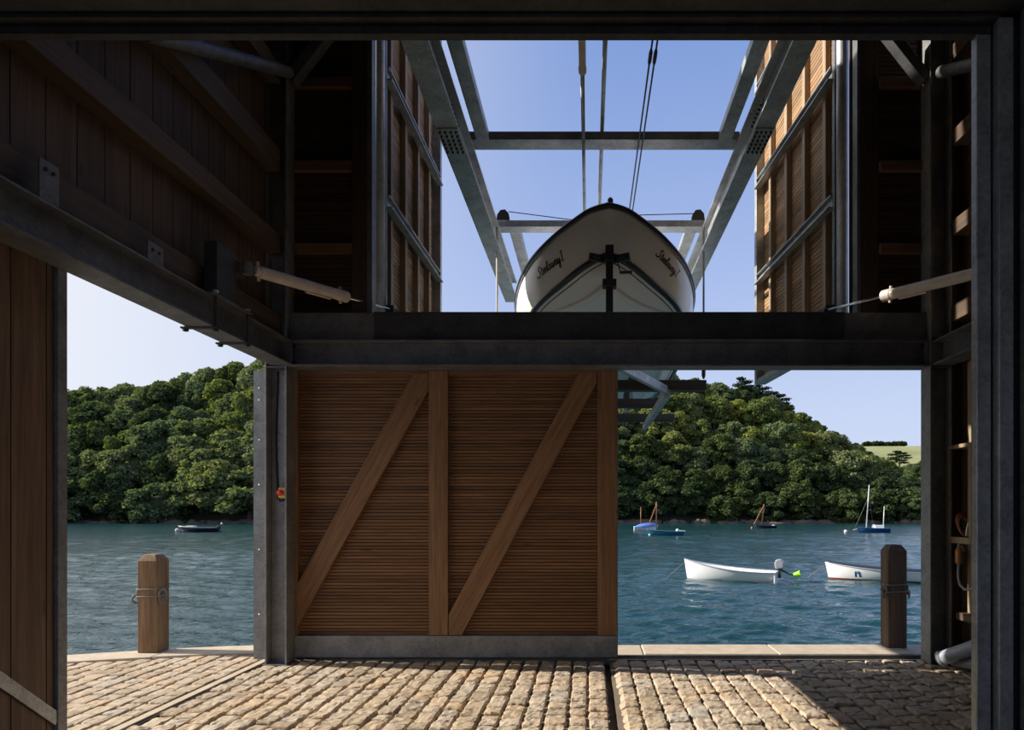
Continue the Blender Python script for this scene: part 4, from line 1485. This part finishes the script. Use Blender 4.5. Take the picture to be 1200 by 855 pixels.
# rigid inflatable on the left water
t = thing('motorboat', 'dark low motorboat moored on the left stretch of water', 'boat', (W(232, 623, 96).x, 96, WZ), None, PI)
o, i, g, half, sheer = hull_mesh(5.6, 1.9, .55, .80, .9)
o.build('hull', M['inkblue'], t, local=True, smooth=True)
i.build('lining', M['grey'], t, local=True)
gp = [(x, -w, z) for x, w, z in g[::-1]] + [(x, w, z) for x, w, z in g[1:]]
MB().tube(gp, .13, 10).build('tube', M['stripe'], t, local=True, smooth=True)
MB().box(.4, 1.6, -.45, .45, .5, .88).build('console', M['white'], t, local=True, bevel=.08)
outboard(t, -2.95, .30, 1.3, 'black')
MB().tube([(-2.95, 0, .4), (-3.35, 0, .05)], .1, 8).build('outboard_shaft', M['stripe'], t, local=True)
def buoy(px, py, Y, r, m, lab):
    p = W(px, py, Y)
    tb = thing('mooring_buoy', lab, 'buoy', (p.x, Y, WZ))
    MB().ball((p.x, Y, WZ + r * .55), r, 14, 9).build('float', M[m], tb, smooth=True)
    MB().tube([(p.x + .06 * math.cos(q), Y, WZ + r * 1.55 + .06 * math.sin(q)) for q in np.linspace(0, 2 * PI, 10)[:-1]], .02, 6, True).build('ring', M['bolt'], tb)
buoy(991, 623, 94, .24, 'white', 'round white mooring buoy left of the blue sailing boat')
buoy(761.5, 626.5, 83, .16, 'white', 'small white buoy at the bow of the teal boat')
buoy(881, 619, 114, .17, 'orange', 'orange buoy left of the dark navy sailing boat')
buoy(208, 622.4, 97, .32, 'paleline', 'pale buoy at the bow of the dark motorboat')
buoy(260, 614.5, 148, .24, 'white', 'tiny white buoy near the rocks on the left far shore')

# ================================================================== TREES
def leaves_mesh(name, centers, normals, sizes, mat, rng):
    n = len(centers)
    r1 = rng.normal(size=(n, 3))
    a = np.cross(normals, r1)
    a /= np.linalg.norm(a, axis=1)[:, None] + 1e-9
    b = np.cross(normals, a)
    s = sizes[:, None] * .5
    asp = rng.uniform(.6, 1.0, n)[:, None]
    v = np.stack([centers - a * s - b * s * asp * .55, centers + a * s * .35 - b * s * asp, centers + a * s + b * s * asp * .4, centers - a * s * .3 + b * s * asp], axis=1).reshape(-1, 3)
    me = bpy.data.meshes.new(name)
    me.vertices.add(len(v))
    me.vertices.foreach_set('co', v.ravel())
    me.loops.add(4 * n)
    me.loops.foreach_set('vertex_index', np.arange(4 * n))
    me.polygons.add(n)
    me.polygons.foreach_set('loop_start', np.arange(0, 4 * n, 4))
    me.polygons.foreach_set('loop_total', np.full(n, 4))
    me.update(calc_edges=True)
    me.materials.append(mat)
    return me


def tree_proto(seed, mat, wide=1.0, lobes=64, per=165, leaf=.56):
    """crown about 11 m tall and 12 m wide, foot at the origin"""
    rng = np.random.default_rng(seed)
    C, Nn, S = [], [], []
    lob = []
    for k in range(lobes):
        th = rng.uniform(0, 2 * PI)
        u = rng.uniform(-.9, 1.0)
        rr = math.sqrt(max(0, 1 - u * u)) if u > 0 else 1 - .25 * u * u
        rad = rng.uniform(.55, 1.02) * (1 + .16 * math.sin(3 * th + seed) )
        c = np.array([rr * math.cos(th) * 4.9 * wide * rad, rr * math.sin(th) * 4.9 * wide * rad, 5.2 + u * 4.6 * (.75 + .25 * rad)])
        lr = rng.uniform(.8, 1.75)
        lob.append((c, lr))
        pn = int(per * lr * lr / 1.6)
        d = rng.normal(size=(pn, 3))
        d /= np.linalg.norm(d, axis=1)[:, None]
        d[:, 2] = np.where(d[:, 2] < -.55, -d[:, 2], d[:, 2])
        rad2 = lr * rng.uniform(.55, 1.2, pn)[:, None] * np.array([1, 1, .8])
        C.append(c + d * rad2)
        nn = d * .8 + rng.normal(size=(pn, 3)) * .55 + np.array([0, 0, .2])
        nn /= np.linalg.norm(nn, axis=1)[:, None]
        Nn.append(nn)
        S.append(rng.uniform(.5, 1.4, pn) * leaf)
    fol = leaves_mesh('foliage', np.concatenate(C), np.concatenate(Nn), np.concatenate(S), mat, rng)
    mb = MB()
    for c, lr in lob:
        mb.ball(c, (lr * .45, lr * .45, lr * .36), 6, 5)
    mb.ball((0, 0, 5.0), (2.3 * wide, 2.3 * wide, 2.4), 12, 8)
    core = bpy.data.meshes.new('inner_foliage')
    core.from_pydata(mb.v, [], mb.f)
    core.materials.append(mat)
    mb = MB()
    mb.tube([(0, 0, -1.2), (.1, .05, .8), (0, .1, 2.4), (.2, -.1, 5)], [.55, .42, .34, .2], 10)
    for k in range(4):
        c, lr = lob[k * 5]
        mb.tube([(0, .05, 2.0 + .3 * k), (c[0] * .45, c[1] * .45, 3.2 + .3 * k), tuple(c)], [.22, .15, .06], 7)
    tr_ = bpy.data.meshes.new('trunk')
    tr_.from_pydata(mb.v, [], mb.f)
    tr_.materials.append(M['bark'])
    return fol, core, tr_


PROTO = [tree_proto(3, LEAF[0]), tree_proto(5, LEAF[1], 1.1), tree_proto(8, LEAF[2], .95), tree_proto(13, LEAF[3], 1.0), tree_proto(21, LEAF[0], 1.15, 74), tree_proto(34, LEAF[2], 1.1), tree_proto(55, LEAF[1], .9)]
LOOK = ['mid green', 'yellow green', 'dark green', 'grey green', 'broad mid green', 'broad dark green', 'narrow yellow green']
ORD = ['first', 'second', 'third', 'fourth', 'fifth', 'sixth', 'seventh', 'eighth', 'ninth', 'tenth', 'eleventh', 'twelfth', 'thirteenth', 'fourteenth', 'fifteenth', 'sixteenth', 'seventeenth', 'eighteenth', 'nineteenth', 'twentieth']
ROWS = ["at the water's edge", 'in second row up', 'in third row up', 'in fourth row up', 'in fifth row up', 'in sixth row up', 'along the skyline']
RY = [158.5, 163.5, 169.5, 177.5, 187.5, 197.5, 206]
def place_tree(k, loc, s, sz, rz, label, group, name='tree'):
    r = thing(name, label, 'tree', loc, group, rz)
    r.scale = (s, s, sz)
    for nm, me in zip(('foliage', 'inner_foliage', 'trunk'), PROTO[k]):
        c = bpy.data.objects.new(nm, me)
        COL.objects.link(c)
        c.parent = r
    return r
rt = random.Random(42)
for side in ('left', 'right'):
    for ri, Y in enumerate(RY):
        pa, pb = (70, 314) if side == 'left' else (716, 1088)
        step = (8.8, 9.4, 9.4, 9.0, 9.0, 8.6, 7.6)[ri] * (1.0 if side == 'left' else .76) * (.9 if ri < 3 else 1)
        X = (pa - 690) * Y / F + rt.uniform(0, 4)
        row = []
        while X < (pb - 690) * Y / F:
            y = Y + rt.uniform(-2.5, 2.5)
            x = X + rt.uniform(-1.2, 1.2)
            X += step * rt.uniform(.85, 1.15)
            g = ground(x, y)
            h = (rt.uniform(10.5, 14.5) if side == 'left' else rt.uniform(7.5, 10.5))
            room = EYE + (sil(x, y) + 1.0 + (rt.uniform(-3, 3) if ri == 6 else 0)) * y / F - g
            h = min(h, room)
            if h < 3.0:
                continue
            row.append((x, y, g, h))
        row.sort(key=lambda q: q[0] / q[1])
        for i, (x, y, g, h) in enumerate(row):
            k = rt.choice((0, 3, 4, 2, 0, 3, 6)) if side == 'left' else rt.choice(((2, 5), (2, 5), (2, 5, 0, 3), (0, 1, 4, 6, 3), (1, 6, 0, 3), (1, 6, 3, 0, 2), (2, 5, 0, 1))[ri])  # low right rows pick dark leaves, putting the bank's shade into colour
            sz = h / 10.9
            s = max(sz, .55) * rt.uniform(.92, 1.12)
            lab = '%s tree %s, %s bank, %s from the left' % (LOOK[k], ROWS[ri], side, ORD[min(i, 19)])
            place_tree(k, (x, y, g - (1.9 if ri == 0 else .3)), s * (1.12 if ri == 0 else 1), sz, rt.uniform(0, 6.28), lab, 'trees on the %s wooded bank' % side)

# the same wood going on behind the sliding door and past the door edges
def woodland():
    V, Mi = [], []
    for ri, Y in enumerate(RY):
        for pa, pb in ((-160, 60), (324, 707), (1098, 1190)):
            X = (pa - 690) * Y / F
            while X < (pb - 690) * Y / F:
                y, x = Y + rt.uniform(-2.5, 2.5), X + rt.uniform(-1.2, 1.2)
                X += rt.uniform(7.4, 9.4)
                g = ground(x, y)
                h = min(rt.uniform(9.5, 13), EYE + (sil(x, y) + 1.0) * y / F - g)
                if h < 3:
                    continue
                me = PROTO[rt.randrange(7)][0]
                co = np.empty(len(me.vertices) * 3)
                me.vertices.foreach_get('co', co)
                co = co.reshape(-1, 4, 3)[::2]
                c = co.mean(1, keepdims=True)
                co = (c + (co - c) * 1.4).reshape(-1, 3)
                a, k = rt.uniform(0, 6.28), h / 10.9
                ca, sa = math.cos(a), math.sin(a)
                V.append(np.stack([(co[:, 0] * ca - co[:, 1] * sa) * k + x, (co[:, 0] * sa + co[:, 1] * ca) * k + y, co[:, 2] * k + g - (1.9 if ri == 0 else .3)], -1))
    v = np.concatenate(V)
    n = len(v) // 4
    me = bpy.data.meshes.new('woodland')
    me.vertices.add(len(v))
    me.vertices.foreach_set('co', v.ravel())
    me.loops.add(4 * n)
    me.loops.foreach_set('vertex_index', np.arange(4 * n))
    me.polygons.add(n)
    me.polygons.foreach_set('loop_start', np.arange(0, 4 * n, 4))
    me.polygons.foreach_set('loop_total', np.full(n, 4))
    me.update(calc_edges=True)
    me.materials.append(LEAF[0])
    o = bpy.data.objects.new('woodland', me)
    COL.objects.link(o)
    tag(o, 'continuing green wood on the far bank hidden behind the doors', 'woodland')
    o['kind'] = 'stuff'
woodland()

# pines
def pine(loc, h, w, label, seed, name='pine_tree'):
    rng = np.random.default_rng(seed)
    t = thing(name, label, 'tree', loc, None)
    C, Nn, S = [], [], []
    mb = MB()
    mb.tube([(0, 0, -1.5), (.1, 0, h * .3), (-.1, .1, h * .62), (.15, 0, h * .93)], [.42, .34, .26, .1], 9)
    for k in range(13):
        a = 2.4 * k + rng.uniform(-.4, .4)
        zz = h * (.48 + .5 * k / 13)
        rr = w * .5 * (1 - .55 * abs(k / 13 - .35)) * rng.uniform(.65, 1)
        c = np.array([math.cos(a) * rr * .62, math.sin(a) * rr * .62, zz])
        mb.tube([(0, 0, zz - h * .10), tuple(c * np.array([.5, .5, 1])), tuple(c * np.array([1.4, 1.4, 1]))], [.14, .1, .04], 6)
        m = 210
        d = rng.normal(size=(m, 3))
        d /= np.linalg.norm(d, axis=1)[:, None]
        C.append(c + d * rng.uniform(.4, 1, m)[:, None] * np.array([rr * .62, rr * .62, h * .045]))
        nn = d * .4 + rng.normal(size=(m, 3)) * .5 + np.array([0, 0, .8])
        Nn.append(nn / np.linalg.norm(nn, axis=1)[:, None])
        S.append(rng.uniform(.5, 1.1, m) * .055 * w)
    me = leaves_mesh('foliage', np.concatenate(C), np.concatenate(Nn), np.concatenate(S), M['pine'], rng)
    o = bpy.data.objects.new('foliage', me)
    COL.objects.link(o)
    o.parent = t
    mb.build('trunk', M['bark'], t, local=True)
for i, (px, Y, hh, w, lab) in enumerate(((872, 207, 13.5, 10.5, 'flat topped dark pine on the ridge, leftmost of three'), (893, 209, 12.5, 9.5, 'flat topped dark pine on the ridge, middle of three'), (912, 208, 11.5, 9.5, 'flat topped dark pine on the ridge, rightmost of three'))):
    x = (px - 690) * Y / F
    top = EYE + (sil(x, Y) + (11, 9, 10)[i]) * Y / F
    pine((x, Y, top - hh), hh, w, lab, 60 + i)
pine((W(1054, 0, 290).x, 290, EYE + 42 * 290 / F), 10.2, 11.0, 'lone spreading pine in front of the pale field', 77)
mbx = []
rngh = np.random.default_rng(5)
C = []
for x in np.linspace(W(1014, 0, 452).x, W(1063, 0, 452).x, 34):
    m = 60
    d = rngh.normal(size=(m, 3))
    d /= np.linalg.norm(d, axis=1)[:, None]
    C.append(np.array([x, 455 + rngh.uniform(-1, 1), field_h(x, 455) + 1.0]) + d * np.array([1.4, 1.2, rngh.uniform(1.2, 2.2)]))
C = np.concatenate(C)
nn = rngh.normal(size=C.shape)
nn /= np.linalg.norm(nn, axis=1)[:, None]
me = leaves_mesh('hedge', C, nn, rngh.uniform(.8, 1.6, len(C)), M['hedge'], rngh)
o = bpy.data.objects.new('hedge', me)
COL.objects.link(o)
tag(o, 'dark hedge line along the top of the pale field', 'hedge')
# scrubby bushes filling the foot of the right slope below the field
for i, (px, Y, s) in enumerate(((1046, 232, .62), (1062, 228, .6), (1076, 235, .66), (1090, 230, .62), (1068, 262, .72), (1085, 266, .74))):
    x = (px - 690) * Y / F
    tp = (44, 44, 50, 48, 52, 56)[i]
    z = EYE + (tp - s * 10 * F / Y) * Y / F
    place_tree(i % 7, (x, Y, z), s * 1.15, s, i * 1.1, '%s tree below the pale field behind the bank, %s from the left' % (LOOK[i % 7], ORD[i]), 'trees below the pale field')

# ================================================================== LIGHT
sdir = Vector((-4.8, .44, 2.9)).normalized()
sl = bpy.data.lights.new('sun', 'SUN')
sl.energy = 7.6
sl.angle = math.radians(.53)
sl.color = (1.0, .93, .83)
so = bpy.data.objects.new('sun', sl)
so.rotation_euler = sdir.to_track_quat('Z', 'Y').to_euler()
so.location = (-30, 5, 30)
COL.objects.link(so)

w = bpy.data.worlds.new('sky')
SC.world = w
w.use_nodes = True
nt = w.node_tree
nt.nodes.clear()
def wn(typ):
    return nt.nodes.new(typ)
tc = wn('ShaderNodeTexCoord')
sx = wn('ShaderNodeSeparateXYZ')
nt.links.new(tc.outputs['Generated'], sx.inputs[0])
rp = wn('ShaderNodeValToRGB')
el = rp.color_ramp.elements
stops = [(0.0, (.64, .73, .93)), (.13, (.58, .68, .91)), (.32, (.40, .52, .84)), (.57, (.225, .35, .70)), (1.0, (.09, .18, .47))]
while len(el) < len(stops):
    el.new(.5)
for e_, (p_, c_) in zip(el, stops):
    e_.position = p_
    e_.color = (*c_, 1)
nt.links.new(sx.outputs[2], rp.inputs[0])
# paler towards the sun
dt = wn('ShaderNodeVectorMath')
dt.operation = 'DOT_PRODUCT'
dt.inputs[1].default_value = sdir
nt.links.new(tc.outputs['Generated'], dt.inputs[0])
mr_ = wn('ShaderNodeMapRange')
mr_.interpolation_type = 'SMOOTHSTEP'
mr_.inputs[1].default_value, mr_.inputs[2].default_value = .30, .95
mr_.inputs[3].default_value, mr_.inputs[4].default_value = 0, 1.0
nt.links.new(dt.outputs['Value'], mr_.inputs[0])
mxw = wn('ShaderNodeMix')
mxw.data_type = 'RGBA'
nt.links.new(mr_.outputs[0], mxw.inputs[0])
nt.links.new(rp.outputs[0], mxw.inputs[6])
mxw.inputs[7].default_value = (1.0, 1.0, 1.0, 1)
bg = wn('ShaderNodeBackground')
bg.inputs[1].default_value = 1.0
ou = wn('ShaderNodeOutputWorld')
nt.links.new(mxw.outputs[2], bg.inputs[0])
nt.links.new(bg.outputs[0], ou.inputs[0])

# ================================================================== CAMERA
cam = bpy.data.cameras.new('camera')
cam.sensor_width = 36
cam.lens = F / 1200 * 36
cam.shift_x = -90 / 1200
cam.shift_y = 169.5 / 1200
cam.clip_end = 2000
cam.clip_start = .05
co = bpy.data.objects.new('camera', cam)
co.location = (0, 0, EYE)
co.rotation_euler = (PI / 2, 0, 0)
COL.objects.link(co)
SC.camera = co

SC.view_settings.view_transform = 'Standard'
SC.view_settings.look = 'None'
SC.view_settings.gamma = 1
SC.view_settings.use_curve_mapping = False
SC.view_settings.exposure = 0
SC.cycles.max_bounces = 8
SC.cycles.diffuse_bounces = 5
SC.cycles.glossy_bounces = 4
SC.cycles.caustics_reflective = False
SC.cycles.caustics_refractive = False
SC.cycles.use_denoising = True
